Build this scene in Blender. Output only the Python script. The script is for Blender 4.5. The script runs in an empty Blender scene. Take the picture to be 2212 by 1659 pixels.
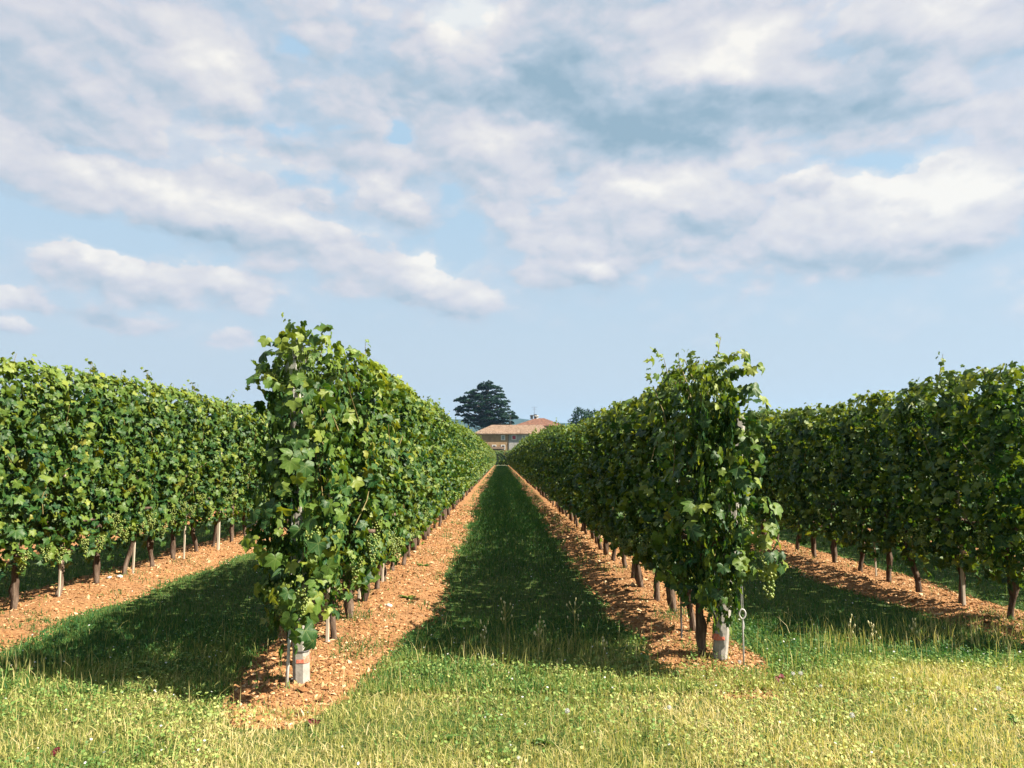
import bpy, math, random
import numpy as np
from mathutils import Vector, Matrix

scn = bpy.context.scene
COL = scn.collection
RNG = np.random.default_rng(7)
random.seed(7)
R = math.radians

# ------------------------------------------------------------------ camera
FPX, CX, CY = 739.0, 512.0, 384.0
CAM_Z, PITCH, YAW = 1.6, R(5.72), R(-0.85)
cam_d = bpy.data.cameras.new('camera')
cam = bpy.data.objects.new('camera', cam_d)
COL.objects.link(cam)
cam.location = (0, 0, CAM_Z)
cam.rotation_euler = (R(90) + PITCH, 0, YAW)
cam_d.sensor_width = 36
cam_d.lens = 36 * FPX / 1024
cam_d.clip_start, cam_d.clip_end = 0.1, 20000
scn.camera = cam
_M = cam.rotation_euler.to_matrix()
C_R, C_U, C_F = _M @ Vector((1, 0, 0)), _M @ Vector((0, 1, 0)), _M @ Vector((0, 0, -1))
DS = 1024 / 2212.0


def ray(px, py):
    return C_F + C_R * ((px - CX) / FPX) + C_U * ((CY - py) / FPX)


def on_ground(dx, dy, z=0.0):
    """point at height z seen at (dx, dy) of the 2212-wide view of the photograph"""
    d = ray(dx * DS, dy * DS)
    t = (z - CAM_Z) / d.z
    return Vector((d.x * t, d.y * t, z))


def at_y(dx, dy, Y):
    d = ray(dx * DS, dy * DS)
    t = Y / d.y
    return Vector((d.x * t, Y, CAM_Z + d.z * t))


# ------------------------------------------------------------------ exposure, sampling
scn.render.engine = 'CYCLES'
scn.view_settings.view_transform = 'Standard'
scn.view_settings.look = 'None'
scn.view_settings.gamma = 1
scn.view_settings.use_curve_mapping = False
EXPOSURE = 1.9
scn.view_settings.exposure = EXPOSURE
scn.cycles.max_bounces = 6
scn.cycles.diffuse_bounces = 3
scn.cycles.glossy_bounces = 2
scn.cycles.transmission_bounces = 3
scn.cycles.transparent_max_bounces = 4
scn.cycles.volume_bounces = 0
scn.cycles.use_denoising = True
scn.cycles.denoiser = 'OPENIMAGEDENOISE'
scn.cycles.denoising_input_passes = 'RGB_ALBEDO_NORMAL'
scn.cycles.denoising_prefilter = 'ACCURATE'
scn.render.use_persistent_data = False


# ------------------------------------------------------------------ node helpers
class NT:
    K = 1.0        # common scale of the painted base colours

    def __init__(self, tree):
        self.t = tree
        self.n, self.l = tree.nodes, tree.links

    def new(self, typ, **kw):
        n = self.n.new(typ)
        for k, v in kw.items():
            setattr(n, k, v)
        return n

    def put(self, sock, v):
        if isinstance(v, bpy.types.NodeSocket):
            self.l.new(v, sock)
        elif v is not None:
            if hasattr(sock.default_value, '__len__') and not isinstance(v, (int, float)):
                v = tuple(v)
                if len(v) == 3 and len(sock.default_value) == 4:
                    v = v + (1,)
            sock.default_value = v

    def math(self, op, a, b=None, c=None, clamp=False):
        n = self.new('ShaderNodeMath', operation=op, use_clamp=clamp)
        self.put(n.inputs[0], a)
        if b is not None:
            self.put(n.inputs[1], b)
        if c is not None:
            self.put(n.inputs[2], c)
        return n.outputs[0]

    def vmath(self, op, a, b=None):
        n = self.new('ShaderNodeVectorMath', operation=op)
        self.put(n.inputs[0], a)
        if b is not None:
            self.put(n.inputs[3] if op == 'SCALE' else n.inputs[1], b)
        return n.outputs['Value'] if op in ('LENGTH', 'DOT_PRODUCT') else n.outputs[0]

    def mix(self, f, a, b):
        n = self.new('ShaderNodeMix', data_type='RGBA')
        self.put(n.inputs[0], f)
        self.put(n.inputs[6], a)
        self.put(n.inputs[7], b)
        return n.outputs[2]

    def ramp(self, f, stops):
        n = self.new('ShaderNodeValToRGB')
        cr = n.color_ramp
        while len(cr.elements) > 1:
            cr.elements.remove(cr.elements[-1])
        cr.elements[0].position = stops[0][0]
        k_ = NT.K
        cr.elements[0].color = tuple(v * k_ for v in stops[0][1]) + (1,)
        for p, c in stops[1:]:
            e = cr.elements.new(p)
            e.color = tuple(v * k_ for v in c) + (1,)
        self.put(n.inputs[0], f)
        return n.outputs[0]

    def maprange(self, v, a, b, c, d, smooth=False):
        n = self.new('ShaderNodeMapRange', interpolation_type='SMOOTHSTEP' if smooth else 'LINEAR')
        self.put(n.inputs[0], v)
        for i, x in enumerate((a, b, c, d)):
            self.put(n.inputs[i + 1], x)
        return n.outputs[0]

    def noise(self, vec, scale, detail=4, rough=.5, dist=0.0):
        n = self.new('ShaderNodeTexNoise')
        if vec is not None:
            self.put(n.inputs['Vector'], vec)
        self.put(n.inputs['Scale'], scale)
        self.put(n.inputs['Detail'], detail)
        self.put(n.inputs['Roughness'], rough)
        self.put(n.inputs['Distortion'], dist)
        return n

    def attr(self, name):
        return self.new('ShaderNodeAttribute', attribute_name=name).outputs['Fac']


# ------------------------------------------------------------------ sun and sky
SUN_EL, SUN_AZ = 44.0, 109.0       # azimuth from +Y towards +X
sun_dir = Vector((math.sin(R(SUN_AZ)) * math.cos(R(SUN_EL)), math.cos(R(SUN_AZ)) * math.cos(R(SUN_EL)), math.sin(R(SUN_EL))))
sun_d = bpy.data.lights.new('sun', 'SUN')
sun_d.energy, sun_d.angle, sun_d.color = 5.0, R(0.55), (1.0, 0.91, 0.75)
sun = bpy.data.objects.new('sun', sun_d)
COL.objects.link(sun)
sun.rotation_euler = sun_dir.to_track_quat('Z', 'Y').to_euler()
sun.location = sun_dir * 50

world = bpy.data.worlds.new('World')
scn.world = world
world.use_nodes = True
wt = NT(world.node_tree)
wt.n.clear()
SKY_STRENGTH = 0.1
sky = wt.new('ShaderNodeTexSky', sky_type='NISHITA', sun_disc=False)
sky.sun_elevation, sky.sun_rotation = R(SUN_EL), R(SUN_AZ)
sky.air_density, sky.dust_density, sky.ozone_density = 1.0, 1.2, 1.0
tc = wt.new('ShaderNodeTexCoord')
dirv = tc.outputs['Generated']
sp = wt.new('ShaderNodeSeparateXYZ')
wt.put(sp.inputs[0], dirv)
az = wt.math('ARCTAN2', sp.outputs[0], sp.outputs[1])
el = wt.math('ARCSINE', sp.outputs[2])
cb = wt.new('ShaderNodeCombineXYZ')
wt.put(cb.inputs[0], az)
wt.put(cb.inputs[1], el)
# a warp makes cloud outlines ragged
d_st = wt.vmath('MULTIPLY', dirv, (1.0, 1.0, 1.65))
warp = wt.noise(d_st, 7.0, 8, .6)
wv = wt.vmath('SCALE', wt.vmath('SUBTRACT', warp.outputs['Color'], (.5, .5, .5)), 0.135)
wv = wt.vmath('MULTIPLY', wv, (1.0, .6, 0))
P = wt.vmath('ADD', cb.outputs[0], wv)


def azel(dx, dy):
    d = ray(dx * DS, dy * DS).normalized()
    return math.atan2(d.x, d.y), math.asin(d.z)


def blobs(lst):
    """soft elliptical banks; the second value grows towards each bank's top"""
    acc = top = None
    for row in lst:
        (dx, dy, rx, ry, ang, w), k2 = row[:6], (row[6] if len(row) > 6 else 0)
        a, e = azel(dx, dy)
        k = DS / FPX
        m = wt.new('ShaderNodeMapping', vector_type='TEXTURE')
        m.inputs['Location'].default_value = (a, e, 0)
        m.inputs['Rotation'].default_value = (0, 0, R(ang))
        m.inputs['Scale'].default_value = (rx * k, ry * k, 1)
        wt.put(m.inputs['Vector'], P)
        v = wt.maprange(wt.vmath('LENGTH', m.outputs[0]), 0.0, 1.0, w, 0.0, True)
        acc = v if acc is None else wt.math('ADD', acc, v)
        if k2:
            q = wt.new('ShaderNodeSeparateXYZ')
            wt.put(q.inputs[0], m.outputs[0])
            g_ = wt.math('MULTIPLY', wt.maprange(wt.vmath('LENGTH', m.outputs[0]), .4, 1.15, k2, 0.0, True), q.outputs[1])
            top = g_ if top is None else wt.math('ADD', top, g_)
    return acc, top


# cloud banks: (x, y, rx, ry, tilt, weight, how much lighter the top) in the photograph's view
COVER = [
    (250, 150, 620, 280, -8, .42), (560, 260, 420, 110, -8, .30), (1060, 305, 240, 85, -12, .62, .45), (790, 235, 120, 70, -10, .3, .3),
    (1350, 190, 660, 240, 0, 1.0), (1200, 250, 420, 110, 0, .4), (2000, 150, 500, 280, 0, .42), (1450, 300, 430, 80, 6, .42), (2110, 310, 330, 90, 0, .3),
    (200, 410, 440, 78, -6, .70, .5), (430, 455, 260, 66, -14, .40), (640, 535, 270, 78, -6, .86, .5), (850, 455, 112, 72, -16, .95, .5), (700, 435, 66, 40, 0, .6, .4),
    (330, 612, 380, 92, -6, .80, .5), (140, 590, 160, 60, -6, .3, .3), (915, 632, 200, 84, -12, 1.0, .55), (790, 640, 300, 44, -6, .34), (250, 690, 190, 40, -3, 1.05, .4), (30, 662, 100, 32, 0, 1.05, .4), (40, 716, 120, 28, 0, 1.1, .4),
    (502, 736, 78, 42, 0, 1.2, .45),
    (1330, 500, 330, 120, 0, .58, .2), (1480, 440, 180, 90, 0, .40, .4), (1750, 490, 420, 105, 0, .5, .2), (2030, 470, 280, 110, 0, .62, .5), (1180, 580, 200, 40, 0, .45, .3), (1900, 580, 520, 80, 0, .45),
    (1752, 400, 52, 28, 0, .5, .4), (1300, 575, 90, 40, 0, .2, .4),
    # clear gaps
    (620, 95, 56, 36, 0, -.8), (640, 280, 90, 30, 0, -.7), (870, 297, 66, 40, 0, -1.2), (740, 272, 50, 22, 0, -.5),
    (1960, 352, 260, 52, 0, -.75), (1650, 378, 150, 26, 0, -.35), (640, 375, 360, 40, -8, -.62), (180, 505, 330, 38, -4, -.75), (330, 345, 250, 22, 0, -.3), (1000, 500, 80, 170, 0, -.6), (1000, 410, 140, 44, 0, -.3),
]
LIGHT = [
    (430, 130, 190, 80, -28, .36), (480, 210, 170, 90, 0, .16), (1000, 20, 120, 90, 0, .5), (1050, 100, 130, 120, 0, .25), (1600, 90, 170, 90, 0, .5), (1530, 160, 190, 55, -10, .4), (1780, 180, 140, 50, -14, .3),
    (2000, 180, 110, 60, 0, .3), (2100, 30, 160, 70, 0, .3), (1850, 20, 300, 70, 0, .25), (1100, 290, 160, 50, -8, .25), (250, 400, 380, 70, -6, .12), (850, 440, 100, 60, -20, .15), (920, 605, 130, 50, -20, .18),
    (2040, 430, 170, 65, 0, .25), (1290, 575, 60, 34, -20, .35), (2060, 490, 160, 60, 0, .2),
    # grey undersides
    (1150, 225, 540, 100, -4, -.46), (1480, 280, 440, 90, 4, -.46), (1850, 190, 250, 120, 0, -.40), (1230, 130, 170, 110, 0, -.26), (700, 330, 420, 40, -10, -.2), (60, 240, 300, 130, 0, -.2), (780, 130, 300, 70, 0, -.16), (330, 60, 200, 60, 0, -.1),
]
cover, tops = blobs(COVER)
light, _ = blobs(LIGHT)


def puffs(vec):
    v = wt.new('ShaderNodeTexVoronoi', feature='F1')
    wt.put(v.inputs['Vector'], vec)
    for k, x in (('Scale', 9.0), ('Detail', 2.5), ('Roughness', .5), ('Lacunarity', 2.2)):
        wt.put(v.inputs[k], x)
    return v.outputs['Distance']


wob = wt.vmath('ADD', d_st, wt.vmath('SCALE', wt.vmath('SUBTRACT', warp.outputs['Color'], (.5, .5, .5)), .10))
up_ = tuple(x * .016 for x in (.45, -.1, 1.5))
p1, p2 = puffs(wob), puffs(wt.vmath('ADD', wob, up_))
n1 = wt.noise(d_st, 4.2, 8, .55, .2)
n2 = wt.noise(wt.vmath('ADD', d_st, up_), 4.2, 8, .55, .2)
fine = wt.noise(d_st, 15.0, 8, .6, .1)
low = wt.maprange(el, R(4), R(14), -.42, .50, True)      # the sky clears towards the horizon all round
dens = wt.math('ADD', wt.math('MULTIPLY', wt.math('SUBTRACT', n1.outputs['Fac'], .5), 1.35), wt.math('ADD', cover, low))
dens = wt.math('ADD', dens, wt.math('MULTIPLY', wt.math('SUBTRACT', .42, p1), .85))
dens = wt.math('ADD', dens, wt.maprange(el, R(13), R(24), .08, .28, True))
dens = wt.math('ADD', dens, wt.math('MULTIPLY', wt.math('SUBTRACT', fine.outputs['Fac'], .5), .5))
tops = wt.math('MAXIMUM', tops, wt.math('MULTIPLY', tops, .35))
width = wt.maprange(tops, -.12, .22, .60, .20)          # bases dissolve softly, tops are crisp
alpha = wt.maprange(dens, .0, width, 0.0, 1.0, True)
thin = wt.math('MULTIPLY', wt.maprange(dens, -.30, .16, 0.0, .76, True), wt.maprange(el, R(10), R(24), .25, 1.0, True))      # thin sheets between the heaps
alpha = wt.math('MAXIMUM', alpha, thin)
lit = wt.math('ADD', wt.math('MULTIPLY', wt.math('SUBTRACT', n1.outputs['Fac'], n2.outputs['Fac']), 1.25), wt.math('ADD', .50, light))
lit = wt.math('ADD', lit, wt.math('MULTIPLY', wt.math('SUBTRACT', p2, p1), .48))
lit = wt.math('ADD', lit, wt.math('ADD', wt.math('MULTIPLY', tops, 1.35), wt.math('MULTIPLY', wt.math('SUBTRACT', fine.outputs['Fac'], .5), .18)))
E_ = 2 ** -EXPOSURE / SKY_STRENGTH


def c_(r, g, b):
    """a sky colour as it shows in the photograph -> the value in front of the world strength"""
    f = lambda v: ((v / 255 + .055) / 1.055) ** 2.4 * E_
    return (f(r), f(g), f(b))


cl = wt.ramp(wt.math('MULTIPLY', lit, 1.0, clamp=True), [(0, tuple(v / E_ for v in c_(148, 175, 193))), (.28, tuple(v / E_ for v in c_(180, 196, 211))), (.55, tuple(v / E_ for v in c_(215, 215, 223))), (.78, tuple(v / E_ for v in c_(233, 230, 230))), (1, tuple(v / E_ for v in c_(253, 248, 240)))])
cl = wt.vmath('SCALE', cl, E_)
# summer air: the clear sky is pale towards the horizon
veil = wt.maprange(el, R(4), R(50), 1.0, .72, False)
pale = wt.mix(wt.maprange(el, R(2), R(24), 0.0, 1.0, True), c_(197, 209, 220), c_(176, 204, 222))
clear = wt.mix(wt.math('MULTIPLY', veil, 1.0), wt.vmath('SCALE', sky.outputs[0], 1.0), pale)
skycol = wt.mix(wt.math('MULTIPLY', alpha, .94), clear, cl)
bg = wt.new('ShaderNodeBackground')
wt.put(bg.inputs[0], skycol)
bg.inputs[1].default_value = SKY_STRENGTH
wo = wt.new('ShaderNodeOutputWorld')
wt.l.new(bg.outputs[0], wo.inputs[0])
world.cycles.sampling_method = 'MANUAL'
world.cycles.sample_map_resolution = 512


# ------------------------------------------------------------------ materials
def new_mat(name):
    m = bpy.data.materials.new(name)
    m.use_nodes = True
    m.node_tree.nodes.clear()
    return m, NT(m.node_tree)


def finish(m, nt, color, rough=.7, spec=.3, bump=None, bstr=.3, bdist=.02, trans=0.0, tcol=None, metal=0.0):
    p = nt.new('ShaderNodeBsdfPrincipled')
    nt.put(p.inputs['Base Color'], color)
    nt.put(p.inputs['Roughness'], rough)
    p.inputs['Specular IOR Level'].default_value = spec
    p.inputs['Metallic'].default_value = metal
    if bump is not None:
        b = nt.new('ShaderNodeBump')
        b.inputs['Strength'].default_value = bstr
        b.inputs['Distance'].default_value = bdist
        nt.put(b.inputs['Height'], bump)
        nt.l.new(b.outputs[0], p.inputs['Normal'])
    out = nt.new('ShaderNodeOutputMaterial')
    sh = p.outputs[0]
    if trans:
        t = nt.new('ShaderNodeBsdfTranslucent')
        nt.put(t.inputs[0], tcol if tcol is not None else color)
        mx = nt.new('ShaderNodeMixShader')
        mx.inputs[0].default_value = trans
        nt.l.new(sh, mx.inputs[1])
        nt.l.new(t.outputs[0], mx.inputs[2])
        sh = mx.outputs[0]
    nt.l.new(sh, out.inputs[0])
    return m


NT.K = .78


def leaf_mat():
    m, nt = new_mat('vine_leaf')
    tint, young = nt.attr('tint'), nt.attr('young')
    base = nt.ramp(tint, [(0, (.006, .036, .016)), (.30, (.018, .074, .018)), (.55, (.075, .145, .022)), (.8, (.17, .212, .030)), (1, (.27, .25, .045))])
    yc = nt.ramp(tint, [(0, (.085, .165, .022)), (1, (.25, .29, .045))])
    col = nt.mix(young, base, yc)
    # veins: five rays from the petiole, read from the leaf's own flat coordinates
    uv = nt.new('ShaderNodeUVMap', uv_map='UVMap')
    s = nt.new('ShaderNodeSeparateXYZ')
    nt.put(s.inputs[0], uv.outputs[0])
    th = nt.math('ARCTAN2', s.outputs[0], s.outputs[1])
    rr = nt.vmath('LENGTH', uv.outputs[0])
    dv = nt.math('MULTIPLY', nt.math('ABSOLUTE', nt.math('SINE', nt.math('MULTIPLY', th, 3.27))), rr)
    vein = nt.maprange(dv, .02, .10, .42, 0.0)
    col = nt.mix(vein, col, (.17, .21, .07))
    g = nt.new('ShaderNodeNewGeometry')
    nz = nt.noise(g.outputs['Position'], 45, 3, .6)
    col = nt.mix(nt.maprange(nz.outputs['Fac'], .35, .75, .0, .35), col, nt.vmath('MULTIPLY', col, (.55, .62, .5)))
    tcol = nt.vmath('MULTIPLY', col, (2.1, 1.8, .55))
    return finish(m, nt, col, .5, .26, nz.outputs['Fac'], .35, .008, .27, tcol)


def simple(name, stops, scale=6, rough=.8, spec=.2, bstr=.4, bdist=.02, detail=6, stretch=(1, 1, 1), metal=0.0, trans=0.0):
    m, nt = new_mat(name)
    t = nt.new('ShaderNodeTexCoord')
    v = nt.vmath('MULTIPLY', t.outputs['Object'], stretch)
    n = nt.noise(v, scale, detail, .62)
    c = nt.ramp(n.outputs['Fac'], stops)
    return finish(m, nt, c, rough, spec, n.outputs['Fac'], bstr, bdist, trans, None, metal)


def tinted(name, stops, rough=.8, trans=0.0, spec=.2, tmul=(1.4, 1.4, .8)):
    """colour from a per-piece attribute"""
    m, nt = new_mat(name)
    c = nt.ramp(nt.attr('tint'), stops)
    return finish(m, nt, c, rough, spec, None, 0, 0, trans, nt.vmath('MULTIPLY', c, tmul) if trans else None)


M = {}
M['leaf'] = leaf_mat()
M['bark'] = simple('vine_bark', [(.3, (.035, .022, .016)), (.5, (.11, .075, .055)), (.72, (.24, .18, .14))], 30, .95, .1, 1.0, .02, 6, (1, 1, .18))
M['cane'] = simple('vine_cane', [(.3, (.10, .10, .03)), (.7, (.28, .20, .08))], 20, .6, .3)
M['grape'] = tinted('grape_skin', [(0, (.10, .17, .03)), (.5, (.20, .27, .055)), (1, (.36, .38, .10))], .32, .25, .5)
M['concrete'] = simple('post_concrete', [(.25, (.22, .205, .185)), (.5, (.34, .315, .285)), (.8, (.46, .43, .385))], 22, .9, .15, .5, .006)
M['red_paint'] = simple('faded_red_paint', [(.3, (.55, .11, .06)), (.55, (.62, .20, .13)), (.75, (.5, .42, .38))], 40, .8, .2)
M['wire'] = simple('dark_wire', [(.3, (.03, .03, .035)), (.7, (.10, .09, .09))], 40, .5, .4)
M['steel'] = simple('galvanised_steel', [(.3, (.34, .34, .34)), (.7, (.56, .55, .53))], 30, .5, .5, .2, .003)
M['wrap'] = simple('white_wrap', [(.3, (.62, .61, .59)), (.7, (.80, .79, .77))], 30, .5, .3, .6, .01, 4, (1, 1, 1), 0, .2)
M['stake'] = simple('stake_wood', [(.3, (.34, .28, .21)), (.7, (.60, .52, .42))], 24, .9, .1, .5, .005, 5, (1, 1, .1))
NT.K = .92
M['grass'] = tinted('grass_blades', [(0, (.018, .082, .026)), (.28, (.058, .160, .034)), (.5, (.25, .275, .072)), (.72, (.44, .395, .150)), (1, (.64, .53, .30))], .6, .38, .25)
M['clover'] = tinted('clover_leaves', [(0, (.016, .075, .02)), (.5, (.12, .21, .045)), (1, (.42, .44, .15))], .6, .3, .25)
NT.K = .78
M['clod'] = tinted('earth_clods', [(0, (.10, .045, .020)), (.35, (.28, .135, .056)), (.7, (.41, .228, .108)), (1, (.60, .45, .28))], .95, 0, .1)
M['stone'] = simple('pale_stone', [(.3, (.45, .40, .34)), (.7, (.68, .64, .58))], 18, .9, .2, .6, .02)
M['puff'] = simple('seed_puff', [(.3, (.80, .80, .78)), (.7, (.86, .86, .84))], 40, .8, .1, .2, .002, 2, (1, 1, 1), 0, .45)
M['stem'] = simple('weed_stem', [(.3, (.20, .20, .06)), (.7, (.42, .36, .14))], 30, .7, .2)
M['bud'] = simple('weed_bud', [(.3, (.50, .43, .20)), (.7, (.72, .66, .44))], 60, .8, .1)
M['purple'] = simple('purple_dock_leaf', [(.3, (.10, .012, .022)), (.7, (.22, .03, .045))], 40, .6, .3, .3, .01, 3, (1, 1, 1), 0, .2)
M['petal'] = simple('pink_petal', [(.3, (.50, .28, .36)), (.7, (.65, .45, .52))], 60, .8, .1)

# earth
m, nt = new_mat('red_earth')
g = nt.new('ShaderNodeNewGeometry')
na = nt.noise(g.outputs['Position'], 1.3, 5, .6)
nb = nt.noise(g.outputs['Position'], 26, 6, .7)
c = nt.ramp(nb.outputs['Fac'], [(.25, (.13, .060, .026)), (.48, (.29, .145, .062)), (.62, (.38, .21, .095)), (.8, (.50, .33, .18))])
c = nt.mix(nt.maprange(na.outputs['Fac'], .35, .7, 0, .5), c, (.235, .130, .070))
M['earth'] = finish(m, nt, c, .95, .1, nb.outputs['Fac'], .9, .03)

# ground below the grass, fields far off
m, nt = new_mat('meadow_ground')
g = nt.new('ShaderNodeNewGeometry')
na = nt.noise(g.outputs['Position'], .5, 5, .6)
nb = nt.noise(g.outputs['Position'], 14, 6, .7)
c = nt.ramp(nb.outputs['Fac'], [(.25, (.022, .045, .013)), (.5, (.055, .085, .022)), (.75, (.17, .16, .055))])
c = nt.mix(nt.maprange(na.outputs['Fac'], .4, .66, 0, .55), c, (.075, .115, .026))
M['ground'] = finish(m, nt, c, .95, .1, nb.outputs['Fac'], .8, .03)

m, nt = new_mat('wooded_hill')
g = nt.new('ShaderNodeNewGeometry')
nb = nt.noise(g.outputs['Position'], .02, 8, .65)
c = nt.ramp(nb.outputs['Fac'], [(.3, (.012, .026, .018)), (.55, (.024, .045, .026)), (.75, (.045, .068, .034))])
M['hill'] = finish(m, nt, c, .95, .05, nb.outputs['Fac'], 1, 12)
M['track'] = simple('pale_track', [(.3, (.34, .30, .24)), (.7, (.52, .47, .40))], 3, .95, .1)

# house
M['plaster'] = simple('ochre_plaster', [(.3, (.24, .155, .085)), (.5, (.33, .22, .12)), (.75, (.40, .28, .16))], .9, .95, .1, .3, .03, 8)
M['pale_plaster'] = simple('grey_plaster', [(.3, (.28, .27, .265)), (.7, (.40, .385, .37))], 1.2, .95, .1)
M['white'] = simple('white_trim', [(.3, (.70, .69, .66)), (.7, (.80, .79, .76))], 3, .8, .2)
M['shutter'] = simple('grey_shutter', [(.3, (.20, .24, .25)), (.7, (.30, .34, .34))], 3, .7, .2)
M['red_shutter'] = simple('red_shutter', [(.3, (.30, .015, .04)), (.7, (.42, .03, .07))], 3, .6, .3)
M['pane'] = simple('window_pane', [(.3, (.02, .022, .025)), (.7, (.04, .045, .05))], 2, .15, .6)
M['dark_metal'] = simple('dark_metal', [(.3, (.06, .06, .065)), (.7, (.12, .115, .11))], 6, .5, .4)
m, nt = new_mat('roof_tiles')
tco = nt.new('ShaderNodeTexCoord')
n_big = nt.noise(tco.outputs['Object'], .55, 5, .65)
n_sm = nt.noise(nt.vmath('MULTIPLY', tco.outputs['Object'], (1, .55, .55)), 3.2, 3, .7)
c = nt.ramp(n_sm.outputs['Fac'], [(.30, (.055, .04, .03)), (.44, (.15, .10, .07)), (.58, (.23, .16, .115)), (.75, (.34, .28, .23))])
c = nt.mix(nt.maprange(n_big.outputs['Fac'], .4, .65, 0, .5), c, (.20, .13, .09))
M['roof'] = finish(m, nt, c, .9, .15, n_sm.outputs['Fac'], .6, .1)
M['old_roof'] = simple('red_roof_tiles', [(.3, (.075, .042, .032)), (.5, (.15, .075, .052)), (.72, (.22, .12, .085))], 1.6, .9, .1, .6, .1)
M['shed_roof'] = simple('brown_shed_roof', [(.3, (.06, .042, .03)), (.7, (.12, .085, .06))], 2, .9, .1)
m, nt = new_mat('cedar_needles')
c = nt.ramp(nt.attr('tint'), [(0, (.008, .026, .018)), (.5, (.020, .055, .034)), (1, (.055, .110, .058))])
M['cedar'] = finish(m, nt, c, .8, .1, None, 0, 0, .15, c)
M['cedar_bark'] = simple('cedar_bark', [(.3, (.035, .028, .024)), (.7, (.10, .08, .065))], 2, .95, .1)


# ------------------------------------------------------------------ mesh helpers
def mesh_from(name, V, F, mats, attrs=None, uv=None, smooth=False, midx=None):
    V = np.asarray(V, np.float32).reshape(-1, 3)
    F = np.asarray(F, np.int32).reshape(-1, 3)
    me = bpy.data.meshes.new(name)
    me.vertices.add(len(V))
    me.vertices.foreach_set('co', V.ravel())
    me.loops.add(len(F) * 3)
    me.loops.foreach_set('vertex_index', F.ravel())
    me.polygons.add(len(F))
    me.polygons.foreach_set('loop_start', np.arange(len(F), dtype=np.int32) * 3)
    me.update(calc_edges=True)
    if smooth:
        me.polygons.foreach_set('use_smooth', np.ones(len(F), bool))
    else:
        me.polygons.foreach_set('use_smooth', np.zeros(len(F), bool))
    for k, a in (attrs or {}).items():
        at = me.attributes.new(k, 'FLOAT', 'POINT')
        at.data.foreach_set('value', np.asarray(a, np.float32))
    if uv is not None:
        l = me.uv_layers.new(name='UVMap')
        l.data.foreach_set('uv', np.asarray(uv, np.float32)[F.ravel()].ravel())
    for x in (mats if isinstance(mats, (list, tuple)) else [mats]):
        me.materials.append(x)
    if midx is not None:
        me.polygons.foreach_set('material_index', np.asarray(midx, np.int32))
    me.update()
    return me


class MB:
    def __init__(self):
        self.V, self.F, self.n = [], [], 0

    def add(self, V, F):
        V = np.asarray(V, float).reshape(-1, 3)
        F = np.asarray(F, int).reshape(-1, 3)
        self.V.append(V)
        self.F.append(F + self.n)
        self.n += len(V)
        return self

    def quad(self, a, b, c, d):
        return self.add([a, b, c, d], [[0, 1, 2], [0, 2, 3]])

    def box(self, x0, x1, y0, y1, z0, z1):
        v = [(x, y, z) for z in (z0, z1) for y in (y0, y1) for x in (x0, x1)]
        f = [(0, 2, 3), (0, 3, 1), (4, 5, 7), (4, 7, 6), (0, 1, 5), (0, 5, 4), (2, 6, 7), (2, 7, 3), (0, 4, 6), (0, 6, 2), (1, 3, 7), (1, 7, 5)]
        return self.add(v, f)

    def tube(self, pts, rad, sides=6, caps=True, bump=0.0, rng=None):
        pts = [Vector(p) for p in pts]
        n = len(pts)
        rad = [rad] * n if isinstance(rad, (int, float)) else list(rad)
        V, F = [], []
        prev = None
        for i, p in enumerate(pts):
            t = (pts[min(i + 1, n - 1)] - pts[max(i - 1, 0)])
            t = t.normalized() if t.length > 1e-9 else Vector((0, 0, 1))
            if prev is None:
                a = Vector((1, 0, 0)) if abs(t.x) < .8 else Vector((0, 1, 0))
            else:
                a = prev
            s = (a - t * a.dot(t)).normalized()
            prev = s
            b = t.cross(s)
            for k in range(sides):
                th = 2 * math.pi * k / sides
                r = rad[i] * (1 + (rng.uniform(-bump, bump) if rng is not None else 0))
                V.append(p + s * (math.cos(th) * r) + b * (math.sin(th) * r))
        for i in range(n - 1):
            for k in range(sides):
                a, b2 = i * sides + k, i * sides + (k + 1) % sides
                F += [(a, b2, b2 + sides), (a, b2 + sides, a + sides)]
        if caps:
            V.append(pts[0]); V.append(pts[-1])
            c0, c1 = n * sides, n * sides + 1
            for k in range(sides):
                F.append((c0, (k + 1) % sides, k))
                F.append((c1, (n - 1) * sides + k, (n - 1) * sides + (k + 1) % sides))
        return self.add([tuple(v) for v in V], F)

    def arrays(self):
        return np.concatenate(self.V), np.concatenate(self.F)

    def mesh(self, name, mat, smooth=False, attrs=None):
        V, F = self.arrays()
        return mesh_from(name, V, F, mat, attrs, None, smooth)


def link(name, data, parent=None, loc=None):
    o = bpy.data.objects.new(name, data)
    COL.objects.link(o)
    if parent is not None:
        o.parent = parent
    if loc is not None:
        o.location = loc
    return o


def tag(o, label=None, cat=None, group=None, kind=None):
    for k, v in (('label', label), ('category', cat), ('group', group), ('kind', kind)):
        if v:
            o[k] = v
    return o


def _hash(ix, iy, s):
    h = (ix.astype(np.int64) * 374761393 + iy.astype(np.int64) * 668265263 + s * 1442695041) & 0x7fffffff
    h = ((h ^ (h >> 13)) * 1274126177) & 0x7fffffff
    return ((h ^ (h >> 16)) & 0xffff) / 65535.0


def vnoise(x, y, s=0):
    x, y = np.asarray(x, float), np.asarray(y, float)
    ix, iy = np.floor(x).astype(np.int64), np.floor(y).astype(np.int64)
    fx, fy = x - ix, y - iy
    fx, fy = fx * fx * (3 - 2 * fx), fy * fy * (3 - 2 * fy)
    a, b = _hash(ix, iy, s), _hash(ix + 1, iy, s)
    c, d = _hash(ix, iy + 1, s), _hash(ix + 1, iy + 1, s)
    return a + (b - a) * fx + (c - a) * fy + (a - b - c + d) * fx * fy


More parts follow.
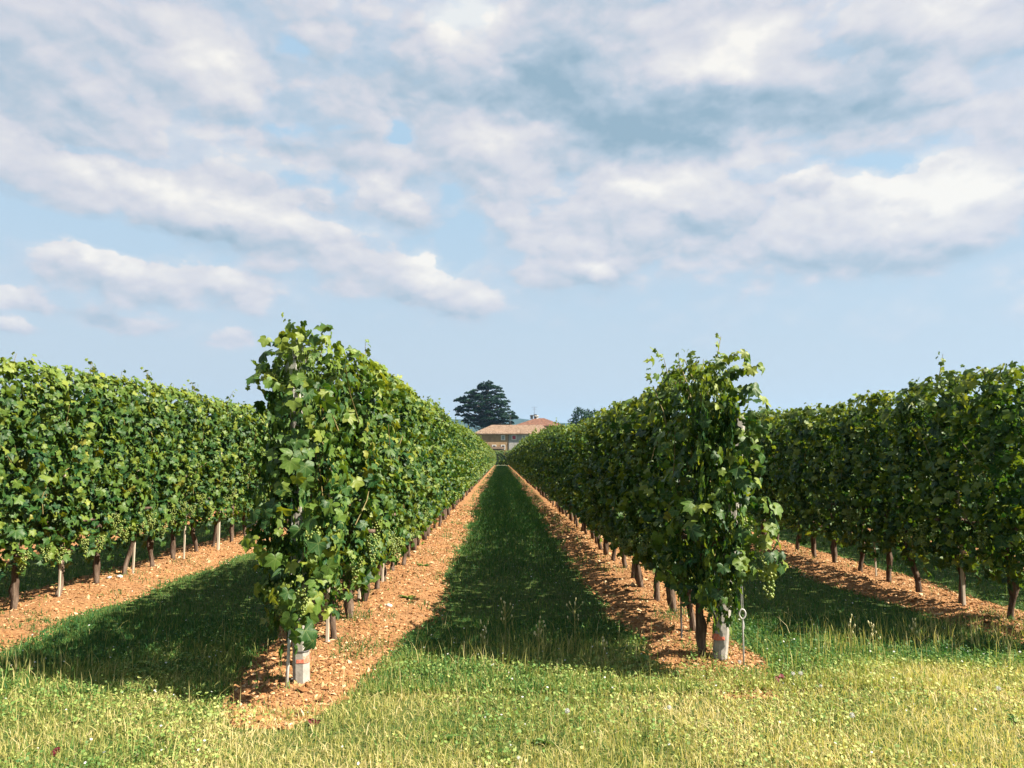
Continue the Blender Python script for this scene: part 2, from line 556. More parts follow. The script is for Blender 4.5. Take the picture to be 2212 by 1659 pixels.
def fbm(x, y, s=0, o=4):
    r, a, t = 0, .5, 0
    for i in range(o):
        r = r + a * vnoise(np.asarray(x) * 2 ** i, np.asarray(y) * 2 ** i, s + i * 17)
        t += a
        a *= .5
    return r / t


# ------------------------------------------------------------------ layout of the vineyard
ROWS = {'L3': -8.15, 'L2': -4.95, 'L1': -1.44, 'R1': 1.70, 'R2': 4.86, 'R3': 8.05}
START = {'L3': 4.4, 'L2': 4.6, 'L1': 5.14, 'R1': 5.58, 'R2': 6.2, 'R3': 6.5}
END_Y = 158.0
STEP = 0.75


def ground_z(x, y):
    x, y = np.asarray(x, float), np.asarray(y, float)
    near = np.clip(1 - np.abs(y) / 60, 0, 1)
    return (fbm(x * .8, y * .8, 3, 3) - .5) * .07 * near


def lead_of(row, y):
    """0 in front of the row, 1 along it: the earth runs out under the meadow at the row's near end"""
    y = np.asarray(y, float)
    lead = {'L1': .46, 'R1': .16}.get(row, .7)
    return np.clip((y - (START[row] - lead)) / .6 + (fbm(y * 0 + 3.3, y * 5, 23, 2) - .5) * .3, 0, 1)


def soil_half(row, y):
    y = np.asarray(y, float)
    base = .66 if row[0] == 'L' else .56
    w = base + (fbm(y * .9, y * 0 + ord(row[0]) + int(row[1]), 11, 3) - .5) * .42
    return w * (.30 + .45 * lead_of(row, y) ** .6 + .25 * np.clip((y - START[row]) / 1.6, 0, 1))


def side_w(row, x):
    """the strip is narrower on the far side of the right row"""
    return np.where(np.asarray(x, float) > ROWS[row], .72, 1.0) if row == 'R1' else np.ones(np.shape(x))


def soil_z(row, x, y):
    """height of the earth strip, below the meadow where its edge ends"""
    w = np.maximum(soil_half(row, y), 1e-3) * side_w(row, x)
    u = np.abs((np.asarray(x, float) - ROWS[row]) / w)
    prof = np.where(u < 1, .075 * (1 - u ** 2.2), -.05 * (u - 1) * 8)
    f = lead_of(row, y)
    prof = prof * f - .10 * (1 - f)
    return ground_z(x, y) + prof + (fbm(np.asarray(x) * 7, np.asarray(y) * 7, 5, 3) - .5) * .05 - .004


def in_soil(x, y, k=1.0):
    r = np.zeros(np.shape(x), bool)
    for row in ROWS:
        r |= (np.abs(x - ROWS[row]) < soil_half(row, y) * side_w(row, x) * k) & (lead_of(row, y) > .45)
    return r


def surf_z(x, y):
    z = ground_z(x, y)
    for row in ROWS:
        z = np.maximum(z, np.where(np.abs(np.asarray(x) - ROWS[row]) < 1.3, soil_z(row, x, y), -9))
    return z


# ground sheet
def lines(dense0, dense1, step, far0, far1):
    a = list(np.arange(dense0, dense1, step))
    s, v = step, dense1
    while v < far1:
        a.append(v); s *= 1.22; v += s
    a.append(far1)
    s, v, lo = step, dense0, []
    while v > far0:
        s *= 1.22; v -= s
        lo.append(max(v, far0))
    return np.array(sorted(set(lo)) + a)


gx, gy = lines(-9, 9, .12, -3400, 3400), lines(1.5, 22, .12, -300, 5600)
X, Y = np.meshgrid(gx, gy)
nx, ny = len(gx), len(gy)
V = np.stack([X, Y, ground_z(X, Y)], -1).reshape(-1, 3)
i = (np.arange(ny - 1)[:, None] * nx + np.arange(nx - 1)[None, :]).ravel()
F = np.concatenate([np.stack([i, i + 1, i + nx + 1], -1), np.stack([i, i + nx + 1, i + nx], -1)])
tag(link('ground', mesh_from('ground', V, F, M['ground'], smooth=True)), kind='structure')

# earth strips below the rows
for row, rx in ROWS.items():
    ys = lines(START[row] - 1.0, 24, .07, START[row] - 1.0, END_Y + 1.5)
    us = np.linspace(-1.25, 1.25, 27)
    X = rx + np.maximum(soil_half(row, ys), .05)[:, None] * us[None, :]
    Y = np.repeat(ys[:, None], len(us), 1)
    Z = soil_z(row, X, Y)
    V = np.stack([X, Y, Z], -1).reshape(-1, 3)
    nu = len(us)
    i = (np.arange(len(ys) - 1)[:, None] * nu + np.arange(nu - 1)[None, :]).ravel()
    F = np.concatenate([np.stack([i, i + 1, i + nu + 1], -1), np.stack([i, i + nu + 1, i + nu], -1)])
    tag(link('earth_strip', mesh_from('earth_strip', V, F, M['earth'], smooth=True)), kind='structure')

# farm track across the far end
mb = MB()
mb.box(-60, 60, 160.2, 163.2, -.05, .03)
tag(link('farm_track', mb.mesh('farm_track', M['track'])), kind='structure')

# hills
hx = np.linspace(-3300, 3300, 160)
hy = np.linspace(1700, 4200, 50)
X, Y = np.meshgrid(hx, hy)
ridge = 118 + 44 * (fbm(X / 520 + 3.1, Y * 0 + 1.7, 21, 4) - .5) * 2
prof = np.clip((Y - 1700) / 900, 0, 1)
prof = prof * prof * (3 - 2 * prof)
Z = ridge * prof + (fbm(X / 60, Y / 60, 9, 3) - .5) * 16 * prof - 3
V = np.stack([X, Y, Z], -1).reshape(-1, 3)
nx, ny = len(hx), len(hy)
i = (np.arange(ny - 1)[:, None] * nx + np.arange(nx - 1)[None, :]).ravel()
F = np.concatenate([np.stack([i, i + 1, i + nx + 1], -1), np.stack([i, i + nx + 1, i + nx], -1)])
tag(link('hills', mesh_from('hills', V, F, M['hill'], smooth=True)), kind='structure')

# ------------------------------------------------------------------ leaves
def polar(pts):
    out = []
    for a, r in pts:
        out.append((math.sin(R(a)) * r, -math.cos(R(a)) * r))
    return out


def sym(half):
    """half outline (angle from the tip, radius), mirrored: from one side of the petiole sinus round to the other"""
    return [(-a, r) for a, r in reversed(half) if a > 0] + half


OUT_HI = sym([(0, 1.0), (9, .86), (17, .84), (27, .66), (38, .80), (47, .82), (56, .95), (66, .80), (80, .60), (92, .68), (108, .76), (126, .66), (150, .55), (168, .30)])
OUT_MID = sym([(0, 1.0), (29, .68), (55, .93), (82, .62), (112, .74), (158, .42)])
OUT_LOW = sym([(0, 1.0), (58, .92), (130, .68)])


def leaf_template(out, rng, curl=1.0):
    pts = polar(out)
    V = [(0, 0, 0)]
    droop, fold, wav, ph = rng.uniform(.05, .55) * curl, rng.uniform(-.15, .42) * curl, rng.uniform(.03, .17) * curl, rng.uniform(0, 6)
    for (x, y) in pts:
        k = rng.uniform(.93, 1.07) if curl else 1
        x, y = x * k, y * k
        r2 = x * x + y * y
        th = math.atan2(x, -y)
        V.append((x, y, -droop * r2 + fold * abs(x) - .12 + .12 * (1 - r2) + wav * math.sin(3 * th + ph)))
    V = np.array(V)
    V[0, 2] = 0
    n = len(V)
    F = np.array([(0, k, k + 1) for k in range(1, n - 1)])
    uv = V[:, :2].copy()
    uv[:, 1] = -uv[:, 1]
    return V, F, uv


rl = np.random.default_rng(3)
T_HI = [leaf_template(OUT_HI, rl) for _ in range(10)]
T_MID = [leaf_template(OUT_MID, rl) for _ in range(6)]
T_LOW = [leaf_template(OUT_LOW, rl) for _ in range(5)]


def frames(n, t):
    """rotation matrices with columns (side, up-of-leaf, normal); t = direction of the leaf's tip"""
    n = n / np.linalg.norm(n, axis=1, keepdims=True)
    t = t - n * (t * n).sum(1, keepdims=True)
    t = t / np.maximum(np.linalg.norm(t, axis=1, keepdims=True), 1e-6)
    y = -t
    x = np.cross(y, n)
    return np.stack([x, y, n], -1)


def leaf_pose(rng, out, N, jit=.72, up=.35):
    """normals and tip directions for leaves that face `out`"""
    n = out + np.array([0, 0, 1.0]) * rng.uniform(up - .35, up + .45, (N, 1)) + rng.normal(0, jit, (N, 3))
    t = np.array([0, 0, -1.0]) + out * rng.uniform(.0, .6, (N, 1)) + rng.normal(0, .5, (N, 3))
    return frames(n, t)


def half_width(z):
    return np.interp(z, [.3, .45, .75, 1.2, 1.8, 2.2, 2.45, 2.7], [.12, .22, .31, .34, .32, .29, .22, .10])


def canopy_points(rng, N, y0, y1, side=0, inner=.3, top=2.5, bot=.36):
    """leaf places in one vine's slab of the hedge: (pos, out, height share)"""
    y = rng.uniform(y0, y1, N)
    ph = rng.uniform(0, 6.28)
    low_ = bot + .10 * np.sin(y * 9 + ph) + .08 * np.sin(y * 21 + 2 * ph)      # ragged skirt
    z = low_ + (top - low_) * rng.beta(1.12, 1.0, N)
    sd = rng.choice([-1, 1], N) if side == 0 else np.full(N, side)
    bulge = 1 + .28 * (np.sin(y * 5.1 + z * 2.3 + rng.uniform(0, .4)) * np.sin(z * 4.7 - y * 3.1))
    depth = np.where(rng.uniform(size=N) < inner, rng.uniform(0, .8, N), 1 - np.abs(rng.normal(0, .16, N)))
    x = sd * half_width(z) * bulge * depth
    lowtrim = rng.uniform(size=N) < np.clip((z - bot + .1) / .25, .25, 1)
    out = np.zeros((N, 3))
    out[:, 0] = sd
    out[:, 1] = rng.normal(0, .25, N)
    out[:, 2] = np.clip((z - 2.2) / .3, 0, 1) * 1.1
    k = lowtrim
    return np.stack([x, y, z], -1)[k], out[k], z[k]


def shoots(rng, n, y0, y1, top=2.42):
    """young shoots above the trimmed top: leaf places and stems"""
    P_, O_, S_, stems = [], [], [], []
    for _ in range(n):
        b = np.array([rng.normal(0, .10), rng.uniform(y0, y1), top - .12])
        h = rng.uniform(.05, .16) if rng.uniform() < .85 else rng.uniform(.2, .34)
        lean = np.array([rng.normal(0, .22), rng.normal(0, .25), 1.0])
        m_ = max(4, int(h / .03))
        stems.append([tuple(b), tuple(b + lean * (h + .12) * .5 + rng.normal(0, .01, 3)), tuple(b + lean * (h + .12))])
        for q in range(m_):
            f = (q + 1) / m_
            p = b + lean * (h + .12) * f
            o = np.array([rng.normal(), rng.normal(), .4])
            o /= np.linalg.norm(o)
            P_.append(p + o * .05); O_.append(o); S_.append(.078 * (1.05 - .5 * f))
    return np.array(P_), np.array(O_), np.array(S_), stems


def merge_leaves(pos, rot, size, tint, young, templates, rng):
    """one leaf mesh's arrays"""
    Vs, Fs, U, T, Yg = [], [], [], [], []
    base = 0
    which = rng.integers(0, len(templates), len(pos))
    for k, (tv, tf, tu) in enumerate(templates):
        s = np.where(which == k)[0]
        if not len(s):
            continue
        v = np.einsum('nij,mj->nmi', rot[s], tv) * size[s][:, None, None] + pos[s][:, None, :]
        nv = len(tv)
        Vs.append(v.reshape(-1, 3))
        Fs.append((tf[None] + (np.arange(len(s)) * nv)[:, None, None] + base).reshape(-1, 3))
        base += nv * len(s)
        U.append(np.tile(tu, (len(s), 1)))
        T.append(np.repeat(tint[s], nv)); Yg.append(np.repeat(young[s], nv))
    return np.concatenate(Vs), np.concatenate(Fs), np.concatenate(U), np.concatenate(T), np.concatenate(Yg)


def leaf_looks(rng, z, n):
    tint = np.clip(rng.beta(2.0, 2.6, n) * .86, 0, .85)
    yel = rng.uniform(size=n) < .010
    tint = np.where(yel, rng.uniform(.85, 1, n), tint)
    young = np.clip((z - 2.12) / .4, 0, 1) * rng.uniform(.35, 1, n)
    young = np.where(rng.uniform(size=n) < .07, rng.uniform(.3, .9, n), young)
    return tint, young


def foliage_arrays(seed, N, templates, smin, smax, nshoot=3, inner=.34, step=STEP, nlat=6):
    rng = np.random.default_rng(seed)
    pos, out, z = canopy_points(rng, N, -step * .62, step * .62, 0, inner)
    rot = leaf_pose(rng, out, len(pos))
    size = np.clip(np.exp(rng.normal(math.log((smin + smax) / 2), .27, len(pos))), smin * .55, smax * 1.25) * np.where(z > 2.2, .8, 1)
    tint, young = leaf_looks(rng, z, len(pos))
    stems = []
    if nlat:      # side shoots that arch out of the hedge, leaves along them
        for q in range(nlat):
            sd = rng.choice([-1, 1])
            zz = rng.uniform(.7, 2.3)
            b = np.array([sd * (half_width(zz) - .04), rng.uniform(-step * .55, step * .55), zz])
            d = np.array([sd * rng.uniform(.25, .8), rng.normal(0, .6), rng.uniform(-.2, .7)])
            d /= np.linalg.norm(d)
            L = rng.uniform(.14, .36)
            f = np.linspace(.15, 1, max(4, int(L / .035)))
            c = b + d * L * f[:, None] + np.array([0, 0, -1.0]) * (L * .7 * f ** 2)[:, None]
            stems.append([tuple(b), tuple(c[len(c) // 2]), tuple(c[-1])])
            o = rng.normal(0, 1, (len(f), 3)) + np.array([sd * .6, 0, .3])
            o /= np.linalg.norm(o, axis=1, keepdims=True)
            pos = np.concatenate([pos, c + o * .035]); rot = np.concatenate([rot, leaf_pose(rng, o, len(f), .5, .4)])
            size = np.concatenate([size, smax * (1.0 - .6 * f)])
            tint = np.concatenate([tint, rng.uniform(.25, .75, len(f))]); young = np.concatenate([young, .2 + .6 * f])
    if nshoot:
        p2, o2, s2, stems = shoots(rng, nshoot, -step * .6, step * .6)
        pos = np.concatenate([pos, p2]); rot = np.concatenate([rot, leaf_pose(rng, o2, len(p2), .4, .5)])
        size = np.concatenate([size, s2 * (smax / .10)])
        t2, y2 = leaf_looks(rng, p2[:, 2], len(p2))
        tint = np.concatenate([tint, t2]); young = np.concatenate([young, y2])
    return merge_leaves(pos, rot, size, tint, young, templates, rng), stems


# trunks
def trunk_arrays(seed, sides=7, rings=11):
    rng = np.random.default_rng(seed)
    h = rng.uniform(.72, .85)
    pts, rad = [], []
    wx, wy = rng.uniform(-.05, .05), rng.uniform(-.08, .08)
    ph = rng.uniform(0, 6)
    knob = rng.uniform(.15, .45)
    kn = rng.uniform(.0, .03)
    for i in range(rings):
        f = i / (rings - 1)
        pts.append((wx * math.sin(f * 3.2 + ph) - wx * math.sin(ph) + rng.normal(0, .006), wy * math.sin(f * 2.6 + ph * .7) - wy * math.sin(ph * .7) + rng.normal(0, .006), -.06 + f * (h + .06)))
        rad.append(.027 + .012 * math.exp(-((f - .02) / .08) ** 2) + kn * math.exp(-((f - knob) / .07) ** 2) + .010 * f + rng.uniform(-.003, .003))
    mb = MB()
    mb.tube(pts, rad, sides, True, .2, rng)
    top = Vector(pts[-1])
    for s in (-1, 1):       # the two arms along the wire
        mb.tube([top - Vector((0, 0, .05)), Vector((top.x * .6, top.y * .6 + s * .10, top.z + .05)), Vector((0, s * .34, top.z + .07))], [.032, .024, .016], 5, True, .15, rng)
    return mb.arrays()


TRUNKS = []
for s in range(7):
    V, F = trunk_arrays(100 + s)
    TRUNKS.append(mesh_from('trunk', V, F, M['bark'], smooth=True))

# shared foliage
HI, HI_ST, MIDM, FAR = [], [], [], []
for s in range(7):
    (V, F, U, T, Yg), st = foliage_arrays(200 + s, 1020, T_HI, .044, .074, 3)
    HI.append(mesh_from('foliage', V, F, M['leaf'], {'tint': T, 'young': Yg}, U, True))
    mb = MB()
    for q in st:
        mb.tube(q, [.005, .004, .002], 4, False)
    rng = np.random.default_rng(260 + s)
    for q in range(7):     # canes between the leaves
        y = rng.uniform(-.4, .4)
        x = rng.choice([-1, 1]) * rng.uniform(.12, .34)
        z = rng.uniform(.7, 1.9)
        d = np.array([rng.normal(0, .10), rng.normal(0, .35), rng.uniform(.2, .6)])
        p = np.array([x, y, z])
        mb.tube([tuple(p), tuple(p + d * .5 + rng.normal(0, .02, 3)), tuple(p + d)], [.005, .0045, .003], 4, False)
    HI_ST.append(mb.mesh('shoots', M['cane'], True))


def far_mesh(seed, N, templates, smin, smax, nsh):
    (V, F, U, T, Yg), st = foliage_arrays(seed, N, templates, smin, smax, nsh)
    V2, F2 = trunk_arrays(100 + seed % 7, 5, 5)
    n = len(V)
    return (np.concatenate([V, V2]), np.concatenate([F, F2 + n]), np.concatenate([U, np.zeros((len(V2), 2))]), np.concatenate([T, np.zeros(len(V2))]),
            np.concatenate([Yg, np.zeros(len(V2))]), np.concatenate([np.zeros(len(F), int), np.ones(len(F2), int)]))


MID_A = [far_mesh(300 + s, 980, T_MID, .046, .076, 3) for s in range(7)]
FAR_A = [far_mesh(400 + s, 430, T_LOW, .075, .105, 3) for s in range(7)]
XFAR_A = [far_mesh(500 + s, 190, T_LOW, .10, .15, 2) for s in range(6)]
MID_M = [mesh_from('grapevine', a[0], a[1], [M['leaf'], M['bark']], {'tint': a[3], 'young': a[4]}, a[2], True, a[5]) for a in MID_A]
FAR_M = [mesh_from('grapevine', a[0], a[1], [M['leaf'], M['bark']], {'tint': a[3], 'young': a[4]}, a[2], True, a[5]) for a in FAR_A]

# single leaves: (kind of look) x (shape)
LEAF_M = []
for k in range(18):
    tv, tf, tu = T_HI[k % len(T_HI)]
    t = [.08, .18, .26, .33, .40, .48, .56, .66, .78][k % 9]
    LEAF_M.append(mesh_from('leaf', tv, tf, M['leaf'], {'tint': np.full(len(tv), t), 'young': np.full(len(tv), .15)}, tu, True))
LEAF_Y = []
for k in range(8):
    tv, tf, tu = T_HI[(k * 3) % len(T_HI)]
    LEAF_Y.append(mesh_from('leaf', tv, tf, M['leaf'], {'tint': np.full(len(tv), .15 + k * .1), 'young': np.full(len(tv), .85)}, tu, True))

# grape bunches
def uv_ball(r, n=6, m_=4):
    V, F = [(0, 0, r)], []
    for i in range(1, m_):
        for k in range(n):
            a, b = math.pi * i / m_, 2 * math.pi * k / n
            V.append((r * math.sin(a) * math.cos(b), r * math.sin(a) * math.sin(b), r * math.cos(a)))
    V.append((0, 0, -r))
    for k in range(n):
        F.append((0, 1 + k, 1 + (k + 1) % n))
        for i in range(m_ - 2):
            a, b = 1 + i * n + k, 1 + i * n + (k + 1) % n
            F += [(a, a + n, b + n), (a, b + n, b)]
        F.append((len(V) - 1, 1 + (m_ - 2) * n + (k + 1) % n, 1 + (m_ - 2) * n + k))
    return np.array(V), np.array(F)


BUNCH = []
bv, bf = uv_ball(1.0)
for s in range(4):
    rng = np.random.default_rng(600 + s)
    V, F, T = [], [], []
    L = rng.uniform(.17, .23)
    n = 0
    for q in range(78):
        f = rng.beta(1, 1.25)
        w = .052 * (1 - f) ** .7 + .010
        if s == 2 and f < .35:
            w *= 1.5
        a = rng.uniform(0, 6.28)
        r = w * math.sqrt(rng.uniform(.35, 1))
        br = rng.uniform(.0072, .0098)
        V.append(bv * br + np.array([math.cos(a) * r, math.sin(a) * r, -f * L - .02]))
        F.append(bf + n); n += len(bv)
        T.append(np.full(len(bv), rng.beta(2, 2)))
    BUNCH.append(mesh_from('grape_bunch', np.concatenate(V), np.concatenate(F), M['grape'], {'tint': np.concatenate(T)}, None, True))

ORD = ['nearest', 'second', 'third', 'fourth', 'fifth', 'sixth', 'seventh', 'eighth', 'ninth', 'tenth', 'eleventh', 'twelfth']


def leaf_objs(parent, pos, rot, size, young, rng):
    for i in range(len(pos)):
        me = LEAF_Y[rng.integers(len(LEAF_Y))] if rng.uniform() < young[i] else LEAF_M[min(int(rng.beta(1.7, 2.0) * 18), 17) if rng.uniform() > .03 else 8]
        o = bpy.data.objects.new('leaf', me)
        s = float(size[i])
        mt = Matrix(((rot[i] * s).tolist())).to_4x4()
        mt.translation = pos[i]
        o.parent = parent
        o.matrix_basis = mt
        COL.objects.link(o)


LIFT = {'L1': .05, 'L2': .07, 'R1': .09, 'R2': .03}


def near_vine(row, y, idx, label, group, n_leaf, extra=None, hs=1.0):
    rng = np.random.default_rng(int(1000 + y * 100 + ord(row[0]) * 7 + int(row[1])))
    rx = ROWS[row] + rng.normal(0, .02)
    if row == 'R1' and idx == 0:
        rx -= .09
    z0 = float(surf_z(np.array([rx]), np.array([y]))[0])
    v = bpy.data.objects.new('grapevine', None)
    COL.objects.link(v)
    v.empty_display_size = .2
    v.location = (rx, y, z0)
    tag(v, label, 'grapevine', group)
    k = int(rng.integers(7))
    t = link('trunk', TRUNKS[int(rng.integers(7))], v)
    t.rotation_euler[2] = rng.uniform(0, 6.28)
    side = 1 if row[0] == 'L' else -1
    fo = link('foliage', HI[k], v)
    flip = rng.uniform() < .5
    fo.rotation_euler[2] = math.pi if flip else 0
    fo.scale[2] = hs * rng.uniform(.975, 1.03)
    fo['kind'] = 'stuff'
    fo.location.z = LIFT.get(row, 0)
    if idx == 0 and row[1] == '1':
        fo.scale[0] = .8
    st = link('shoots', HI_ST[k], v)
    st.rotation_euler[2] = fo.rotation_euler[2]
    st.scale[2] = fo.scale[2]
    st['kind'] = 'stuff'
    st.location.z = LIFT.get(row, 0)
    if n_leaf:
        pos, out, z = canopy_points(rng, int(n_leaf), -STEP * .55, STEP * .55, side, 0.0)
        pos[:, 0] += side * rng.uniform(.0, .05, len(pos))
        pos[:, 2] = pos[:, 2] * hs + LIFT.get(row, 0)
        rot = leaf_pose(rng, out, len(pos), .62, .35)
        size = np.clip(np.exp(rng.normal(math.log(.055), .28, len(pos))), .028, .088)
        young = np.clip((z - 2.1) / .4, 0, 1) * .8 + .05
        leaf_objs(v, pos, rot, size, young, rng)
    nb = int(rng.integers(1, 4))
    for q in range(nb):
        b = link('grape_bunch', BUNCH[int(rng.integers(4))], v)
        b.location = (side * rng.uniform(.22, .34), rng.uniform(-.35, .35), rng.uniform(.62, 1.02))
        b.rotation_euler = (rng.normal(0, .12), rng.normal(0, .12), rng.uniform(0, 6.28))
        s = rng.uniform(.85, 1.15)
        b.scale = (s, s, s)
    return v, rng


# ------------------------------------------------------------------ vines as individuals
NAMES = {'L1': 'row left of the grass path', 'R1': 'row right of the grass path',
         'L2': 'row at the left picture edge', 'R2': 'row at the right picture edge'}
rest_pos = []      # (x, y, scale, detail) of the vines that go into one object
n_ind = {'L1': 118, 'R1': 118, 'L2': 16, 'R2': 15}
first_seen = {'L1': 0, 'R1': 0, 'L2': 6.6, 'R2': 6.6}
near_to = {'L1': 11.6, 'R1': 11.6, 'L2': 15.5, 'R2': 13.2}
END_VINE = {}
for row in ROWS:
    rng = np.random.default_rng(ord(row[0]) * 10 + int(row[1]))
    hs0 = {'L2': .985, 'L1': .955, 'R2': .945, 'R1': .875}.get(row, 1.0)
    y = START[row] + {'L1': .62, 'R1': .42}.get(row, .18)
    idx = 0
    while y < END_Y:
        hs = hs0 * (1 + (float(fbm(y * .33, 2.0 + ROWS[row], 31, 3)) - .5) * .16)
        hs *= 1 + {'L1': .12, 'R1': .24}.get(row, 0) * min(max((y - 8) / 34, 0), 1)
        yy = y + rng.normal(0, .04)
        if row in n_ind and y > first_seen[row] and idx < n_ind[row]:
            grp = 'grapevines in the ' + NAMES[row]
            if row in ('L1', 'R1'):
                if idx == 0:
                    lab = 'grapevine wrapping the end post of the ' + NAMES[row]
                elif idx < 10:
                    lab = ORD[idx] + ' grapevine from the near end of the ' + NAMES[row]
                else:
                    lab = 'grapevine well back in the ' + NAMES[row]
            else:
                e = 'left' if row == 'L2' else 'right'
                if idx < 10:
                    lab = ('grapevine cut by the %s picture edge, in the %s row there' % (e, 'sunlit' if e == 'left' else 'shaded')) if idx == 0 else '%s grapevine in from the %s picture edge, in the %s row there' % (ORD[idx], e, 'sunlit' if e == 'left' else 'shaded')
                else:
                    lab = 'grapevine deep in the %s' % NAMES[row]
                    if row == 'R2':
                        pass
            if y < near_to[row]:
                n_leaf = {'L1': 215, 'R1': 215}.get(row, 195)
                if idx == 0 and row in ('L1', 'R1'):
                    n_leaf = 70
                v, r2 = near_vine(row, yy, idx, lab, grp, n_leaf, None, hs)
                if idx == 0:
                    END_VINE[row] = v
            else:
                ms = MID_M if y < 34 else FAR_M
                o = link('grapevine', ms[int(rng.integers(7))])
                rx = ROWS[row] + rng.normal(0, .02)
                o.location = (rx, yy, float(surf_z(np.array([rx]), np.array([yy]))[0]))
                o.rotation_euler[2] = math.pi if rng.uniform() < .5 else 0
                o.scale[2] = hs * rng.uniform(.97, 1.03)
                tag(o, lab, 'grapevine', grp)
            idx += 1
        else:
            rest_pos.append((ROWS[row], yy, hs, 0 if y < 16 else (1 if row in ('L1', 'R1') or y < 40 else 2)))
        y += STEP
# the cross hedge of vines at the far end of the path is part of that mass
for x in np.arange(-30, 30, .5):
    rest_pos.append((x, 165.2 + RNG.normal(0, .1), 1.55, 3))
Vs, Fs, Us, Ts, Ys, Ms, nb = [], [], [], [], [], [], 0
for (x, y, hs, d) in rest_pos:
    a = (MID_A if d == 0 else FAR_A if d == 1 else XFAR_A)
    a = a[int(RNG.integers(len(a)))]
    v = a[0].copy()
    if RNG.uniform() < .5:
        v[:, :2] *= -1
    v[:, 2] *= hs
    if d == 3:
        v[:, [0, 1]] = v[:, [1, 0]] * np.array([1.1, 1.6])
        v[:, 2] -= .62
    v += np.array([x, y, float(surf_z(np.array([x]), np.array([y]))[0]) if y < 60 else .03])
    Vs.append(v); Fs.append(a[1] + nb); nb += len(v)
    Us.append(a[2]); Ts.append(a[3]); Ys.append(a[4]); Ms.append(a[5])
me = mesh_from('distant_vines', np.concatenate(Vs), np.concatenate(Fs), [M['leaf'], M['bark']], {'tint': np.concatenate(Ts), 'young': np.concatenate(Ys)}, np.concatenate(Us), True, np.concatenate(Ms))
tag(link('distant_vines', me), 'remaining vine rows too far back or too hidden to tell plants apart', 'vines', None, 'stuff')

# ------------------------------------------------------------------ the two row ends: leaf clusters wrapped round the posts
CL = {
    'L1': (5.06, [(605, 785, 60, 60, 30), (700, 735, 24, 42, 14), (655, 715, 24, 20, 8), (655, 880, 62, 80, 46), (632, 1000, 50, 74, 46), (648, 940, 24, 60, 14), (596, 1150, 76, 76, 42), (645, 1260, 70, 60, 38), (648, 1320, 34, 34, 12), (700, 1150, 50, 90, 26), (668, 1368, 22, 18, 6), (572, 830, 24, 30, 7), (560, 1280, 16, 16, 3)]),
    'R1': (5.48, [(1592, 800, 58, 44, 38), (1615, 890, 48, 60, 40), (1610, 1010, 44, 70, 34), (1625, 1120, 54, 60, 26), (1655, 1200, 44, 46, 18), (1583, 1220, 50, 40, 20), (1548, 1280, 30, 22, 6), (1520, 1110, 56, 80, 22), (1535, 950, 56, 90, 24), (1410, 790, 16, 40, 10), (1500, 790, 34, 30, 10)]),
}
for row, (Yd, lst) in CL.items():
    v = END_VINE[row]
    rng = np.random.default_rng(77 + int(ROWS[row] > 0))
    for (dx, dy, rx, ry, n) in lst:
        yd = Yd + (1.9 if dx in (1410,) else .9 if dx == 1500 else 0)
        c = at_y(dx, dy, yd) - v.location
        k = yd * DS / FPX
        q = rng.normal(0, 1, (n, 3))
        q /= np.linalg.norm(q, axis=1, keepdims=True)
        q *= rng.uniform(.45, 1, (n, 1)) ** .5
        pos = np.array(c) + q * np.array([rx * k, .20, ry * k]) + np.array([0, -.02, 0])
        out = q * np.array([1, 1, .5]) + np.array([.15, -.55, 0])
        rot = leaf_pose(rng, out, n, .45, .3)
        high = c.z > 2.05
        size = np.clip(np.exp(rng.normal(math.log(.057), .26, n)), .030, .086) * (.8 if high else 1)
        leaf_objs(v, pos, rot, size, np.full(n, .45 if high else .12), rng)
    for dy_ in (-.42,):
        fo = link('foliage', HI[3 if row == 'L1' else 5], v, (0, dy_, 0))
        fo.scale = (.40, .45, .93 if row == 'L1' else .88)
        fo['kind'] = 'stuff'
    # canes inside the wrap
    mb = MB()
    for q in range(14):
        x, z = rng.normal(0, .10), rng.uniform(.6, 1.9)
        mb.tube([(x, rng.normal(-.2, .07), z), (x + rng.normal(0, .06), rng.normal(-.22, .08), z + .25), (x + rng.normal(0, .12), rng.normal(-.22, .1), z + rng.uniform(.4, .6))], [.006, .005, .003], 5, False)
    link('shoots', mb.mesh('shoots', M['cane'], True), v)['kind'] = 'stuff'
BUN = [('L1', 598, 1255, 5.0, 1.1), ('L1', 657, 1262, 4.98, 1.0), ('L1', 672, 1130, 4.95, .95),
       ('R1', 1652, 1215, 5.42, 1.25), ('R1', 1612, 1118, 5.4, .95), ('R1', 1600, 1200, 5.4, .95), ('R1', 1574, 1245, 5.42, 1.1), ('R1', 1636, 1150, 5.42, .95)]
rng = np.random.default_rng(5)
for row, dx, dy, yd, s in BUN:
    v = END_VINE[row]
    b = link('grape_bunch', BUNCH[int(rng.integers(4))], v)
    b.location = at_y(dx, dy, yd) - v.location
    b.rotation_euler = (rng.normal(0, .1), rng.normal(0, .1), rng.uniform(0, 6.28))
    b.scale = (s, s, s)

# ------------------------------------------------------------------ posts, anchors, stakes
def prism(mb, sec, p0, p1):
    """a section swept from p0 to p1"""
    n = len(sec)
    V = [(p0[0] + x, p0[1] + y, p0[2]) for x, y in sec] + [(p1[0] + x * .92, p1[1] + y * .92, p1[2]) for x, y in sec]
    F = []
    for k in range(n):
        b = (k + 1) % n
        F += [(k, b, b + n), (k, b + n, k + n)]
    for k in range(1, n - 1):
        F += [(0, k + 1, k), (n, n + k, n + k + 1)]
    mb.add(V, F)


def section(w, d, ch, k=1.0):
    w, d, ch = w * k / 2, d * k / 2, ch * k
    return [(-w + ch, -d), (w - ch, -d), (w, -d + ch), (w, d - ch), (w - ch, d), (-w + ch, d), (-w, d - ch), (-w, -d + ch)]


